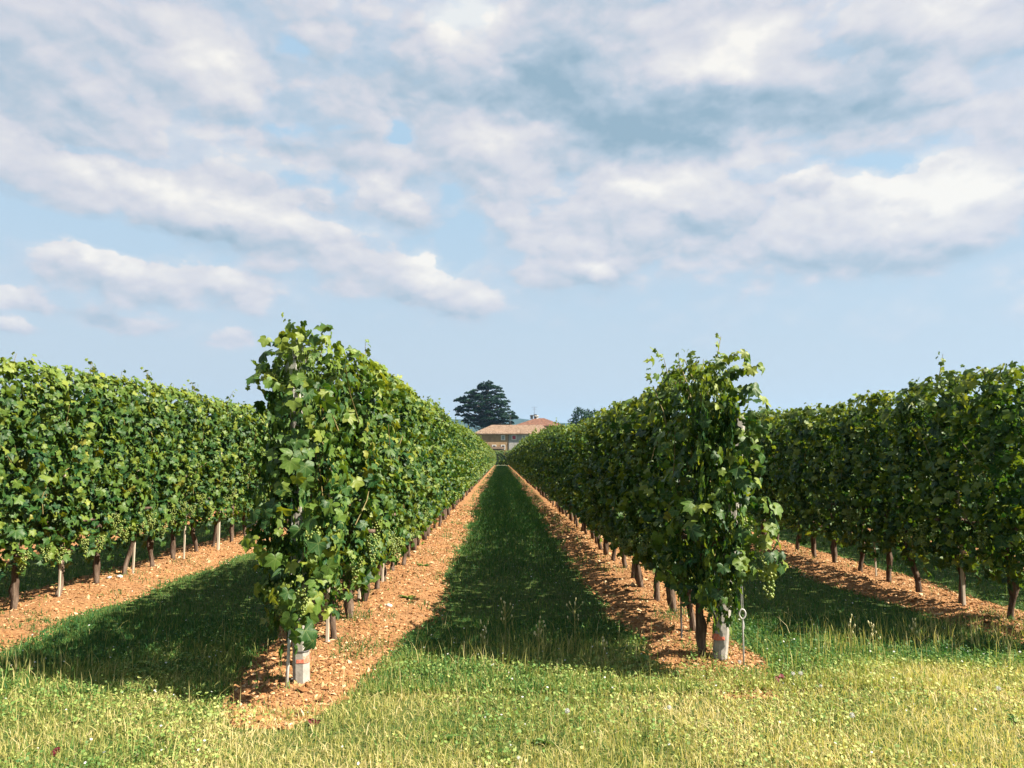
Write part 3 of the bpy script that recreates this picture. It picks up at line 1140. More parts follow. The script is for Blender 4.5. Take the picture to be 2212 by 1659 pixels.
def concrete_post(base, top, label, band_z, wires, wrap=None):
    p = bpy.data.objects.new('trellis_post', None)
    COL.objects.link(p)
    p.location = base
    tag(p, label, 'post', 'concrete end posts of the vine rows')
    a, b = Vector((0, 0, -.15)), Vector(top) - Vector(base)
    mb = MB()
    prism(mb, section(.108, .10, .028), a, b)
    link('shaft', mb.mesh('shaft', M['concrete']), p)
    ax = b / b.z
    def ring(z, h, k):
        m2 = MB()
        prism(m2, section(.108, .10, .028, k), ax * z, ax * (z + h))
        return m2
    link('paint_band', ring(band_z, .045, 1.012).mesh('paint_band', M['red_paint']), p)
    for z in wires:
        link('wire_tie', ring(z, .005, 1.05).mesh('wire_tie', M['wire']), p)
    return p


zb = lambda P_: float(surf_z(np.array([P_.x]), np.array([P_.y]))[0])


def on_surface(dx, dy):
    p = on_ground(dx, dy)
    for _ in range(4):
        p = on_ground(dx, dy, zb(p))
    return p


bL = on_surface(653, 1472)
bL.z = zb(bL)
tL = at_y(641, 752, bL.y + .02)
postL = concrete_post(bL, tL, 'concrete end post left of the path, red band low down, white wrap on top', .135, [.21])
bR = on_surface(1551, 1434)
bR.z = zb(bR)
tR = at_y(1596, 900, bR.y + .02)
postR = concrete_post(bR, tR, 'concrete end post right of the path, red band low down, beside the eyed rod', .13, [.27, .335])
# black wire crossing the right post's face
mb = MB()
mb.tube([(-.056, -.053, .40), (-.02, -.056, .30), (-.05, -.055, .27)], .003, 4)
link('wire_tie', mb.mesh('wire_tie', M['wire']), postR)
# white wrap at the left post's head
mb = MB()
rng = np.random.default_rng(8)
tl = tL - bL
pts = [tl + Vector((0.004, 0, d)) for d in (-.21, -.16, -.11, -.07, -.03, .01, .05)]
mb.tube(pts, [.055, .075, .082, .058, .085, .06, .012], 9, True, .14, rng)
link('white_wrap', mb.mesh('white_wrap', M['wrap'], False), postL)
mb = MB()
for d in (-.075, -.085):
    mb.tube([tl + Vector((.07 * math.cos(a), .07 * math.sin(a), d)) for a in np.linspace(0, 2 * math.pi, 12)], .004, 4, False)
link('wire_tie', mb.mesh('wire_tie', M['wire']), postL)


def anchor(base, h, label, eye, lean=(0, 0)):
    a = bpy.data.objects.new('anchor_rod', None)
    COL.objects.link(a)
    a.location = base
    tag(a, label, 'anchor rod', 'anchor rods in front of the end posts')
    mb = MB()
    if eye:
        pts = [(0, 0, -.1), (0, 0, h - .13)]
        for t in np.linspace(0, 1, 15):      # teardrop eye, wire crossing at its neck
            th = -math.pi / 2 + 2 * math.pi * t
            rr = .025 * (1 if math.sin(th) > 0 else (1 - .55 * abs(math.sin(th)) ** 2))
            pts.append((rr * math.cos(th) * 1.0, .004 * (t - .5), h - .035 + .037 * math.sin(th)))
        pts += [(.008, .006, h - .11), (.012, .006, h - .15)]
        mb.tube(pts, .0068, 7)
        link('rod', mb.mesh('rod', M['steel'], True), a)
    else:
        mb.tube([(0, 0, -.1), (lean[0] * h, lean[1] * h, h)], .011, 7)
        link('rod', mb.mesh('rod', M['steel'], True), a)
    return a


aL = on_surface(618, 1490)
aL.z = zb(aL)
anL = anchor(aL, .47, 'plain pale steel anchor rod standing in front of the left end post', False, (.03, .02))
mb = MB()
mb.tube([Vector((.014, .01, .46)), tL - aL + Vector((0, -.06, -.12))], .0035, 5)
link('guy_wire', mb.mesh('guy_wire', M['steel']), anL)
aR = on_surface(1607, 1441)
aR.z = zb(aR)
anR = anchor(aR, .43, 'steel anchor rod with a twisted eye at its head, right of the right end post', True)
mb = MB()
for s in (-.006, .006):
    mb.tube([Vector((s, 0, .425)), Vector((s, 0.0, 1.0)), tR - aR + Vector((0, -.06, -.1))], .003, 5)
link('guy_wire', mb.mesh('guy_wire', M['steel']), anR)

# thin stakes and intermediate posts in the rows
STK = [('L1', 707, 1388, .040, 1.5, 'thin pale wooden stake just behind the left end post'), ('L1', 776, 1300, .042, 1.6, 'pale wooden stake second behind the left end post, at bare trunks'),
       ('L1', 826, 1262, .04, 1.6, 'pale stake third behind the left end post, under hanging leaves'),
       ('L2', 129, 1262, .030, 1.6, 'white stake against the gnarled trunk nearest the left picture edge'), ('L2', 287, 1243, .036, 1.6, 'bright white stake beside a dark trunk in the left edge row'),
       ('L2', 397, 1210, .034, 1.6, 'white stake behind a slim trunk midway along the left edge row'), ('L2', 471, 1190, .06, 1.7, 'wide pale post at the far visible end of the left edge row'),
       ('R1', 1472, 1378, .016, 1.4, 'thin rod against the knobbly trunk behind the right end post'), ('R1', 1512, 1410, .014, 1.4, 'slim dark rod beside the trunk closest to the right end post'),
       ('R2', 2083, 1315, .045, 1.6, 'white stake beside the thick trunk in the right edge row'), ('R2', 1893, 1245, .030, 1.6, 'grey stake beside a trunk midway along the right edge row')]
for row, dx, dy, w, h, lab in STK:
    p = on_ground(dx, dy, .06)
    if abs(p.x - ROWS[row]) > .25:
        # keep the stake in its row
        d = ray(dx * DS, dy * DS)
        t = (ROWS[row] + (.06 if row[0] == 'L' else -.06)) / d.x
        p = Vector((d.x * t, d.y * t, 0))
    p.z = zb(p)
    mb = MB()
    if w > .02:
        w *= .7
        prism(mb, section(w, w * .8, w * .12), Vector((0, 0, -.1)), Vector((random.uniform(-.02, .02), 0, h)))
    else:
        mb.tube([(0, 0, -.1), (.01, 0, h)], w / 2, 6)
    o = link('vine_stake', mb.mesh('vine_stake', M['stake'] if w > .02 else M['dark_metal']), None, p)
    tag(o, lab, 'stake', 'thin stakes in the vine rows')

# ------------------------------------------------------------------ earth clods, stones
def clods(n, rng):
    V0 = np.array([(1, 0, 0), (-1, 0, 0), (0, 1, 0), (0, -1, 0), (0, 0, 1), (0, 0, -1)], float)
    F0 = np.array([(0, 2, 4), (2, 1, 4), (1, 3, 4), (3, 0, 4), (2, 0, 5), (1, 2, 5), (3, 1, 5), (0, 3, 5)])
    xs, ys = [], []
    for row, share, y1 in (('L1', .34, 24), ('R1', .26, 24), ('L2', .2, 16), ('R2', .2, 14)):
        k = int(n * share)
        y0 = START[row] - .5
        y = y0 + (y1 - y0) * rng.uniform(0, 1, k) ** 1.7
        u = rng.uniform(-1, 1, k)
        xx = ROWS[row] + u * soil_half(row, y) * 1.12
        xs.append(ROWS[row] + (xx - ROWS[row]) * side_w(row, xx)); ys.append(y)
    x, y = np.concatenate(xs), np.concatenate(ys)
    m_ = len(x)
    s = np.exp(rng.normal(math.log(.0095), .45, m_)).clip(.003, .028) * (1 + np.clip(y - 8, 0, 12) * .06)
    z = surf_z(x, y)
    sc = np.stack([s * rng.uniform(.7, 1.5, m_), s * rng.uniform(.6, 1.3, m_), s * rng.uniform(.3, .8, m_)], -1)
    v = V0[None] * (1 + rng.normal(0, .22, (m_, 6, 1))) * sc[:, None, :]
    a, t = rng.uniform(0, 6.28, m_), rng.normal(0, .45, m_)
    ca, sa, ct, stt = np.cos(a), np.sin(a), np.cos(t), np.sin(t)
    X_, Y_, Z_ = v[..., 0], v[..., 1], v[..., 2]
    X1, Z1 = X_ * ct[:, None] + Z_ * stt[:, None], -X_ * stt[:, None] + Z_ * ct[:, None]
    X2, Y2 = X1 * ca[:, None] - Y_ * sa[:, None], X1 * sa[:, None] + Y_ * ca[:, None]
    V = np.stack([X2 + x[:, None], Y2 + y[:, None], Z1 + (z + s * .15)[:, None]], -1).reshape(-1, 3)
    F = (F0[None] + (np.arange(m_) * 6)[:, None, None]).reshape(-1, 3)
    tint = np.repeat(np.where(rng.uniform(size=m_) < .1, rng.uniform(.8, 1, m_), rng.beta(2.2, 2.2, m_) * .85), 6)
    return V, F, tint


V, F, T = clods(70000, np.random.default_rng(12))
tag(link('earth_clods', mesh_from('earth_clods', V, F, M['clod'], {'tint': T})), 'loose reddish clods and flakes of earth below the vines', 'earth', None, 'stuff')

for (dx, dy, s, lab) in [(1073 * 2212 / 2500 * .885, 1314, .05, None)] if False else [
        (840, 1313, .030, 'pale round stone on the red earth beside the left end row'),
        (258, 1253, .034, 'pale stone on the earth at the foot of the left edge row'),
        (236, 1256, .028, 'whitish stone beside a gnarled trunk in the left edge row')]:
    p = on_ground(dx, dy, .05)
    p.z = zb(p) + s * .3
    V, F = uv_ball(1.0, 8, 6)
    rng = np.random.default_rng(int(dx))
    V = V * (1 + rng.normal(0, .10, (len(V), 1))) * np.array([1.25, .9, .7]) * s
    o = link('stone', mesh_from('stone', V, F, M['stone'], smooth=True), None, p)
    tag(o, lab, 'stone', 'pale stones on the earth strips')

# ------------------------------------------------------------------ grass
def blades(x, y, h, w, tint, rng, segs=2, lean=.45):
    n = len(x)
    z = surf_z(x, y) - .004
    a = rng.uniform(0, 2 * np.pi, n)
    dx, dy = np.cos(a), np.sin(a)
    b = rng.uniform(0, 2 * np.pi, n)
    l = np.abs(rng.normal(0, lean, n))
    lx, ly = np.cos(b) * l * h, np.sin(b) * l * h
    up = h / np.sqrt(1 + l * l * .8)
    P0 = np.stack([x, y, z], -1)
    W = np.stack([dx * w, dy * w, 0 * w], -1) * .5
    if segs == 1:
        T_ = P0 + np.stack([lx, ly, up], -1)
        V = np.stack([P0 - W, P0 + W, T_], 1).reshape(-1, 3)
        F = np.arange(n * 3).reshape(-1, 3)
        return V, F, np.repeat(tint, 3)
    M_ = P0 + np.stack([lx * .32, ly * .32, up * .6], -1)
    T_ = P0 + np.stack([lx, ly, up], -1)
    V = np.stack([P0 - W, P0 + W, M_ - W * .75, M_ + W * .75, T_], 1).reshape(-1, 3)
    F0 = np.array([(0, 1, 3), (0, 3, 2), (2, 3, 4)])
    F = (F0[None] + (np.arange(n) * 5)[:, None, None]).reshape(-1, 3)
    return V, F, np.repeat(tint, 5)


def dryness(x, y):
    """0 lush .. 1 dry: the mown headland is dry, the aisles between the rows are lush"""
    head = np.clip((6.5 - y + (fbm(x * .9, y * .9, 41, 3) - .5) * 2.0) / 1.3, 0, 1) ** .7
    patch = fbm(x * 1.3, y * 1.3, 43, 4)
    return np.clip(.10 + .50 * head + (patch - .5) * .75 * (0.4 + head), 0, 1)


def scatter(rng, n, x0, x1, y0, y1, power=1.0, soil_k=.97):
    y = y0 + (y1 - y0) * rng.uniform(0, 1, n) ** power
    xa = np.maximum(x0, -.78 * y - 1.2)
    xb = np.minimum(x1, .78 * y + 1.2)
    x = xa + (xb - xa) * rng.uniform(0, 1, n)
    e = 1 + (fbm(x * 6, y * 6, 51, 2) - .5) * .5
    k = ~in_soil(x, y, soil_k) | (rng.uniform(size=n) < .035 + .36 * (fbm(x * 2.5, y * 2.5, 71, 2) > .60))
    for row in ROWS:     # ragged edge
        q = np.abs(x - ROWS[row]) / np.maximum(soil_half(row, y) * side_w(row, x), .01) + (lead_of(row, y) < .4) * 9
        k &= ~((q > .9) & (q < 1.12 * e) & (rng.uniform(size=n) < .4) & (q < 1.25))
    return x[k], y[k]


rng = np.random.default_rng(20)
GV, GF, GT, gn = [], [], [], 0


def push(V, F, T):
    global gn
    GV.append(V); GF.append(F + gn); GT.append(T); gn += len(V)


# headland in front of the rows
x, y = scatter(rng, 215000, -7.5, 7.5, 3.1, 7.6, 1.15)
d = dryness(x, y)
t = np.clip(d * .98 + .09 + rng.normal(0, .17, len(x)), 0, 1)
h = np.exp(rng.normal(math.log(.037), .42, len(x))) * (1 + .5 * (fbm(x * 2.2, y * 2.2, 47, 2) - .3))
push(*blades(x, y, h.clip(.015, .2), rng.uniform(.0030, .0070, len(x)), t, rng, 2, 1.05))
# taller dry stalks
x, y = scatter(rng, 3000, -7.5, 7.5, 3.2, 7.4, 1.0)
push(*blades(x, y, rng.uniform(.09, .21, len(x)), rng.uniform(.0022, .004, len(x)), np.clip(rng.normal(.72, .15, len(x)), 0, 1), rng, 2, .45))
# aisles
x, y = scatter(rng, 130000, -8, 8, 5.2, 20, 1.75)
k = np.abs(x) < 7.2
x, y = x[k], y[k]
t = np.clip(.17 + .62 * np.maximum(dryness(x, y) - .2, 0) + rng.normal(0, .13, len(x)) + (fbm(x * 2.3, y * 2.3, 83, 3) - .5) * .35, 0, .9)
push(*blades(x, y, (np.exp(rng.normal(math.log(.056), .35, len(x))) * (.55 + .9 * fbm(x * 2.8, y * 2.8, 87, 3))).clip(.012, .16), rng.uniform(.004, .009, len(x)), t, rng, 2, .85))
x, y = scatter(rng, 66000, -1.2, 1.5, 9, 62, 1.5)
k = rng.uniform(size=len(x)) < np.clip((y - 9) / 9, 0, 1)
x, y = x[k], y[k]
push(*blades(x, y, rng.uniform(.05, .11, len(x)), rng.uniform(.008, .016, len(x)) * (1 + (y - 12) * .04), np.clip(rng.normal(.21, .12, len(x)), 0, .9), rng, 1, .6))
x, y = scatter(rng, 26000, -1.2, 1.5, 36, 158, 1.3)
k = rng.uniform(size=len(x)) < np.clip((y - 36) / 30, 0, 1)
x, y = x[k], y[k]
push(*blades(x, y, rng.uniform(.05, .11, len(x)), rng.uniform(.05, .10, len(x)), np.clip(rng.normal(.21, .12, len(x)), 0, .9), rng, 1, .6))
# the unmown fringe where headland meets the aisles
fr = []
for (cx, cy, rx, ry, n) in [(0.35, 6.1, .8, .35, 420), (4.2, 6.6, 1.0, .4, 700), (-3.6, 5.7, .7, .3, 220), (2.9, 6.3, .5, .25, 160)]:
    x = rng.normal(cx, rx * .6, n); y = rng.normal(cy, ry * .7, n)
    k = ~in_soil(x, y, .8)
    fr.append((x[k], y[k]))
x, y = np.concatenate([a for a, b in fr]), np.concatenate([b for a, b in fr])
push(*blades(x, y, rng.uniform(.10, .24, len(x)), rng.uniform(.003, .006, len(x)), np.clip(rng.normal(.62, .16, len(x)), 0, 1), rng, 2, .35))
tag(link('grass', mesh_from('grass', np.concatenate(GV), np.concatenate(GF), M['grass'], {'tint': np.concatenate(GT)})), 'half dry meadow grass in front of and between the rows', 'grass', None, 'stuff')

# clover and other small flat leaves in the sward
def discs(x, y, z, r, tint, rng, tilt=.5):
    n = len(x)
    a = np.linspace(0, 2 * np.pi, 6)[:-1]
    base = np.stack([np.cos(a), np.sin(a) * .8, 0 * a], -1)
    nrm = np.stack([rng.normal(0, tilt, n), rng.normal(0, tilt, n), np.ones(n)], -1)
    fr = frames(nrm, rng.normal(0, 1, (n, 3)))
    V = np.einsum('nij,mj->nmi', fr, base) * r[:, None, None] + np.stack([x, y, z], -1)[:, None, :]
    F0 = np.array([(0, 1, 2), (0, 2, 3), (0, 3, 4)])
    F = (F0[None] + (np.arange(n) * 5)[:, None, None]).reshape(-1, 3)
    return V.reshape(-1, 3), F, np.repeat(tint, 5)


x1, y1 = scatter(rng, 62000, -7.5, 7.5, 3.1, 7.2, 1.1)
x2, y2 = scatter(rng, 46000, -7, 7, 5.6, 14, 1.6)
x, y = np.concatenate([x1, x2]), np.concatenate([y1, y2])
k = fbm(x * 1.6, y * 1.6, 61, 3) + rng.normal(0, .06, len(x)) > .44
x, y = x[k], y[k]
V, F, T = discs(x, y, surf_z(x, y) + rng.uniform(.012, .07, len(x)), rng.uniform(.005, .013, len(x)), np.clip(.10 + dryness(x, y) * .95 + rng.normal(0, .16, len(x)), 0, 1), rng, .6)
tag(link('clover', mesh_from('clover', V, F, M['clover'], {'tint': T})), 'clover and small flat leaves in the sward', 'clover', None, 'stuff')

x1, y1 = scatter(rng, 260, -6, 6, 3.2, 6.4, 1.0)
x2, y2 = scatter(rng, 520, -5, 5, 5.6, 16, 1.2)
x, y = np.concatenate([x1, x2]), np.concatenate([y1, y2])
V, F, T = discs(x, y, surf_z(x, y) + rng.uniform(.05, .11, len(x)), rng.uniform(.005, .010, len(x)), np.full(len(x), .5), rng, .5)
tag(link('clover_flowers', mesh_from('clover_flowers', V, F, M['puff'])), 'tiny white clover flowers dotted through the grass', 'flowers', None, 'stuff')

# ------------------------------------------------------------------ single weeds and flowers
def stem_pts(h, lean):
    return [(0, 0, -.02), (lean[0] * h * .3, lean[1] * h * .3, h * .5), (lean[0] * h, lean[1] * h, h)]


def dandelion(dx, dy, r, h, lab):
    p = on_ground(dx, dy, h)
    p.z = zb(p)
    e = bpy.data.objects.new('dandelion', None)
    COL.objects.link(e)
    e.location = p
    tag(e, lab, 'dandelion', 'dandelion clocks in the meadow')
    mb = MB()
    mb.tube([(.01, 0, -.02), (.004, 0, h * .5), (0, 0, h)], .0022, 5)
    link('stem', mb.mesh('stem', M['stem'], True), e)
    rng = np.random.default_rng(int(dx * 3 + dy))
    mb = MB()
    V, F = uv_ball(r * .28, 6, 4)
    mb.add(V + np.array([0, 0, h]), F)
    for q in range(70):
        d = rng.normal(0, 1, 3); d /= np.linalg.norm(d)
        s = np.cross(d, rng.normal(0, 1, 3)); s /= np.linalg.norm(s)
        t = np.cross(d, s)
        c = np.array([0, 0, h])
        w = r * .10
        mb.add([c + d * r * .25, c + d * r + s * w, c + d * r * 1.06, c + d * r - s * w], [(0, 1, 2), (0, 2, 3)])
        mb.add([c + d * r * .25, c + d * r + t * w, c + d * r * 1.06, c + d * r - t * w], [(0, 1, 2), (0, 2, 3)])
    link('seed_head', mb.mesh('seed_head', M['puff']), e)


D = 2212 / 2500
for a in [(1385 * D, 1737 * D, .0145, .12, 'white dandelion clock in the middle foreground grass, alone and largest'),
          (1634 * D, 1727 * D, .0135, .11, 'dandelion clock in the sunny grass below the right end post'),
          (1936 * D, 1648 * D, .0125, .12, 'left one of two dandelion clocks side by side near the purple leaves'),
          (1955 * D, 1647 * D, .0145, .13, 'right one of two dandelion clocks side by side near the purple leaves'),
          (2080 * D, 1743 * D, .0145, .12, 'dandelion clock in open grass in the right foreground'),
          (2438 * D, 1685 * D, .0135, .12, 'dandelion clock in the grass beside the right picture edge'),
          (1806 * D, 1620 * D, .014, .10, 'white dandelion clock between the right end post and the anchor rod'),
          (2004 * D, 1678 * D, .010, .09, 'small half closed dandelion head right of the paired clocks'),
          (1266 * D, 1843 * D, .009, .07, 'small closed white dandelion bud near the bottom picture edge')]:
    dandelion(*a)


def dock(dx, dy, lab, n, s):
    p = on_ground(dx, dy, .05)
    p.z = zb(p)
    e = bpy.data.objects.new('purple_weed', None)
    COL.objects.link(e)
    e.location = p
    tag(e, lab, 'weed', 'purple leaved weeds in the meadow')
    rng = np.random.default_rng(int(dx))
    for q in range(n):
        a = rng.uniform(0, 6.28)
        L, w = s * rng.uniform(.8, 1.2), s * .26
        d = np.array([math.cos(a) * .45, math.sin(a) * .45, .9])
        sd = np.array([1, .2, 0])
        mb = MB()
        rows = [(0, .15), (.3, .8), (.6, 1), (.85, .6), (1, .02)]
        pts = []
        for f, k in rows:
            c = d * L * f + np.array([0, 0, -.25 * L * f * f])
            pts.append((c - sd * w * k, c + np.array([0, .006, 0]), c + sd * w * k))
        for i in range(len(rows) - 1):
            A, B = pts[i], pts[i + 1]
            mb.quad(A[0], A[1], B[1], B[0]); mb.quad(A[1], A[2], B[2], B[1])
        link('leaf', mb.mesh('leaf', M['purple'], True), e)


dock(1690, 1468, 'dark purple leaved weed beside the paired dandelion clocks', 4, .09)
dock(113, 1612, 'dark red leaf standing upright in the left foreground grass', 2, .07)
dock(680, 1545, 'brownish purple leaf tuft in the grass in front of the left post', 3, .07)


def tall_weed(dx, dy, h, lab, nbr, group='tall seeding weeds at the shadow edge'):
    p = on_ground(dx, dy, 0)
    p.z = zb(p)
    e = bpy.data.objects.new('tall_weed', None)
    COL.objects.link(e)
    e.location = p
    tag(e, lab, 'weed', group)
    rng = np.random.default_rng(int(dx * 7))
    ms, mh = MB(), MB()
    top = Vector((rng.normal(0, .06), rng.normal(0, .05), 1)) * h
    axis = [Vector((0, 0, -.02)), top * .5 + Vector((rng.normal(0, .015), 0, 0)), top]
    ms.tube(axis, [.0035, .003, .0018], 5)
    bud_v, bud_f = uv_ball(1.0, 6, 4)
    tips = [top]
    for q in range(nbr):
        f = rng.uniform(.45, .95)
        b = top * f
        d = Vector((rng.normal(0, .5), rng.normal(0, .5), .9)).normalized() * h * rng.uniform(.12, .32)
        ms.tube([b, b + d * .5 + Vector((0, 0, -.01)), b + d], [.0022, .0018, .0012], 4)
        tips.append(b + d)
    for t in tips:
        mh.add(bud_v * np.array([.006, .006, .012]) + np.array(t), bud_f)
    link('stem', ms.mesh('stem', M['stem'], True), e)
    link('seed_head', mh.mesh('seed_head', M['bud'], True), e)


for a in [(1092, 1420, .42, 'tallest seeding weed left of centre at the edge of the path shadow', 10),
          (1244, 1418, .42, 'tall branching weed right of centre at the edge of the path shadow', 9),
          (1040, 1430, .26, 'short seeding weed left of the tallest one by the path shadow', 6),
          (1160, 1425, .28, 'bushy seeding weed between the two tall ones', 12),
          (1310, 1440, .20, 'low seeding weed at the shadow edge before the right post row', 6),
          (1840, 1415, .26, 'seeding weed in the shaded aisle right of the right end post', 9),
          (1890, 1420, .24, 'seeding weed with pale buds at the right aisle shadow tip', 11),
          (1975, 1400, .22, 'seeding weed on the sunny fringe before the right edge row', 9)]:
    tall_weed(*a)


def rosette(dx, dy, s, n, lab):
    p = on_ground(dx, dy, .02)
    p.z = zb(p)
    e = bpy.data.objects.new('broadleaf_weed', None)
    COL.objects.link(e)
    e.location = p
    tag(e, lab, 'weed', 'broad leaved weeds in the sward')
    rng = np.random.default_rng(int(dx * 5 + dy))
    for q in range(n):
        a = 6.28 * q / n + rng.normal(0, .3)
        L, w = s * rng.uniform(.7, 1.15), s * rng.uniform(.16, .24)
        d = np.array([math.cos(a), math.sin(a), 0])
        sd = np.array([-math.sin(a), math.cos(a), 0])
        el_ = rng.uniform(.3, 1.0)
        rows = [(0, .12), (.3, .7), (.6, 1), (.85, .65), (1, .03)]
        mb, pts = MB(), []
        for f, k in rows:
            c = d * L * f + np.array([0, 0, L * (el_ * f - .55 * f * f)])
            pts.append((c - sd * w * k + np.array([0, 0, .01]), c, c + sd * w * k + np.array([0, 0, .01])))
        for i in range(len(rows) - 1):
            A, B = pts[i], pts[i + 1]
            mb.quad(A[0], A[1], B[1], B[0]); mb.quad(A[1], A[2], B[2], B[1])
        V, F = mb.arrays()
        link('leaf', mesh_from('leaf', V, F, M['clover'], {'tint': np.full(len(V), rng.uniform(.05, .6))}, None, True), e)


for a in [(1395, 1432, .13, 11, 'broad leaved weed clump at the near corner of the right row shadow'), (1330, 1405, .10, 9, 'broad leaved weed inside the path shadow next to the red earth'),
          (880, 1300, .11, 9, 'broad leaved weed on the red earth edge left of the path'), (915, 1225, .10, 8, 'small broad leaved weed further up the left earth edge'),
          (330, 1440, .11, 10, 'broad leaved weed in the left aisle shadow'), (470, 1395, .09, 9, 'low broad leaved weed in the left aisle shadow by the earth'),
          (960, 1590, .08, 9, 'green broad leaved weed in the sunny foreground grass'), (1180, 1600, .07, 8, 'small green rosette in the middle foreground grass'),
          (2190, 1760 * D, .09, 9, 'dark green weed in the right foreground grass')]:
    rosette(*a)


# ------------------------------------------------------------------ far end: farmhouse, house, cedar
def hip_roof(mb, x0, x1, y0, y1, z, h, over=.5, hipl=3.5, hipr=3.5):
    x0, x1, y0, y1 = x0 - over, x1 + over, y0 - over, y1 + over
    ym = (y0 + y1) / 2
    a, b, c, d = (x0, y0, z), (x1, y0, z), (x1, y1, z), (x0, y1, z)
    e, f = (x0 + hipl, ym, z + h), (x1 - hipr, ym, z + h)
    mb.quad(a, b, f, e); mb.quad(c, d, e, f)
    mb.add([b, c, f], [(0, 1, 2)]); mb.add([d, a, e], [(0, 1, 2)])
    t = .22
    lo = [(p[0], p[1], p[2] - t) for p in (a, b, c, d)]
    up = [a, b, c, d]
    for k in range(4):
        n_ = (k + 1) % 4
        mb.quad(lo[k], lo[n_], up[n_], up[k])
    mb.quad(lo[3], lo[2], lo[1], lo[0])


def frame_ring(x0, x1, z0, z1, w, y0, y1):
    mb = MB()
    mb.box(x0 - w, x0, y0, y1, z0 - w, z1 + w); mb.box(x1, x1 + w, y0, y1, z0 - w, z1 + w)
    mb.box(x0, x1, y0, y1, z1, z1 + w); mb.box(x0, x1, y0, y1, z0 - w, z0)
    return mb


U = lambda u, v, Y: at_y((1050 + u * .15823) * D, (900 + v * .15823) * D, Y)   # a point of the enlarged view of the far houses
HY = 200.0
eave = U(1000, 1008, HY).z
xl, xm, xr = U(652, 1100, HY).x + .7, U(1213, 1100, HY).x, U(1213, 1100, HY).x + 11.5
fh = bpy.data.objects.new('farmhouse', None)
COL.objects.link(fh)
fh.location = (xl, HY, 0)
tag(fh, 'ochre farmhouse with a long pale terracotta roof at the end of the path', 'house')
L0 = Vector(fh.location)


def fh_part(name, mb, mat, parent=None):
    V, F = mb.arrays()
    o = link(name, mesh_from(name, V - np.array(L0), F, mat), fh if parent is None else parent)
    return o


mb = MB(); mb.box(xl, xm, HY, HY + 8, -1, eave); fh_part('wall', mb, M['plaster'])
mb = MB(); mb.box(xm, xr, HY + .05, HY + 8, -1, eave); fh_part('wall', mb, M['pale_plaster'])['label'] = 'pale grey wall at the right end'
rh = U(860, 874, HY + 4).z - eave
mb = MB(); hip_roof(mb, xl, xr, HY, HY + 8, eave + .12, rh, .7, 5.2, 3); fh_part('roof', mb, M['roof'])
mb = MB(); mb.box(xm - .07, xm + .07, HY - .12, HY - .002, 0, eave); fh_part('downpipe', mb, M['dark_metal'])
mb = MB(); mb.box(xl - .3, xr + .3, HY - .62, HY - .48, eave - .08, eave + .1); fh_part('gutter', mb, M['dark_metal'])


def window(u0, u1, v0, v1, mat, red=False):
    a, b = U(u0, v1, HY), U(u1, v0, HY)
    w = fh_part('window', frame_ring(a.x, b.x, a.z, b.z, .16, HY - .08, HY + .02), M['white'])
    mb = MB(); mb.box(a.x, b.x, HY - .03, HY + .03, a.z, b.z); fh_part('pane', mb, M['pane'], w)
    if mat:
        for s in (0, 1):
            m_ = (a.x + b.x) / 2
            mb = MB(); mb.box(a.x + .02 if s == 0 else m_ + .02, m_ - .02 if s == 0 else b.x - .02, HY - .07, HY - .035, a.z + .03, b.z - .03)
            fh_part('shutter', mb, mat, w)
    return w


window(1104, 1148, 1034, 1094, M['shutter'])
window(1268, 1322, 1032, 1092, M['red_shutter'])['label'] = 'window closed by red shutters'
window(966, 1012, 1184, 1240, None)
window(1104, 1150, 1184, 1240, None)
window(1425, 1465, 1040, 1095, M['shutter'])
# lean-to below
mb = MB()
z1, z0_ = U(1000, 1202, HY).z, U(1000, 1240, HY).z
mb.quad((xl, HY - 2.6, z0_), (xm - 1.2, HY - 2.6, z0_), (xm - 1.2, HY - .003, z1), (xl, HY - .003, z1))
mb.box(xl + .1, xm - 1.3, HY - 2.5, HY - 2.3, -.5, z0_ - .05)
fh_part('lean_to', mb, M['shed_roof'])
# antennas on the near roof
mb = MB()
for u, v0, v1 in ((1232, 880, 700), (1246, 880, 735)):
    p0, p1 = U(u, v0, HY + 4), U(u, v1, HY + 4)
    mb.tube([p0, (p0.x, p0.y, p1.z)], .04, 4)
fh_part('roof_antenna', mb, M['dark_metal'])

# house behind
H2 = 224.0
e2, r2 = U(1500, 884, H2).z, U(1560, 768, H2 + 5).z
h2 = bpy.data.objects.new('house', None)
COL.objects.link(h2)
x0, x1 = U(1300, 900, H2).x, U(1300, 900, H2).x + 15
h2.location = (x0, H2, 0)
tag(h2, 'taller house behind the farmhouse, red hipped roof with thin chimneys', 'house')
K0 = Vector(h2.location)


def h2_part(name, mb, mat, parent=None):
    V, F = mb.arrays()
    return link(name, mesh_from(name, V - np.array(K0), F, mat), h2 if parent is None else parent)


mb = MB(); mb.box(x0 + .6, x1 - .6, H2 + .6, H2 + 9.4, -1, e2); h2_part('wall', mb, M['plaster'])
mb = MB(); hip_roof(mb, x0, x1, H2, H2 + 10, e2 + .1, r2 - e2, .3, 7.2, 6); rf = h2_part('roof', mb, M['old_roof'])
for u, vt, vb, w, mt in ((1568, 716, 780, .8, M['dark_metal']), (1621, 704, 790, .75, M['dark_metal']), (1644, 720, 850, 1.0, M['white'])):
    p, q = U(u, vt, H2 + 5), U(u, vb, H2 + 5)
    mb = MB()
    mb.box(p.x - w / 2, p.x + w / 2, H2 + 4.6, H2 + 5.4, q.z, p.z - .35)
    mb.box(p.x - w / 2 - .16, p.x + w / 2 + .16, H2 + 4.45, H2 + 5.55, p.z - .35, p.z - .1)
    mb.box(p.x - w / 2 + .1, p.x + w / 2 - .1, H2 + 4.7, H2 + 5.3, p.z - .1, p.z)
    h2_part('chimney', mb, mt, rf)
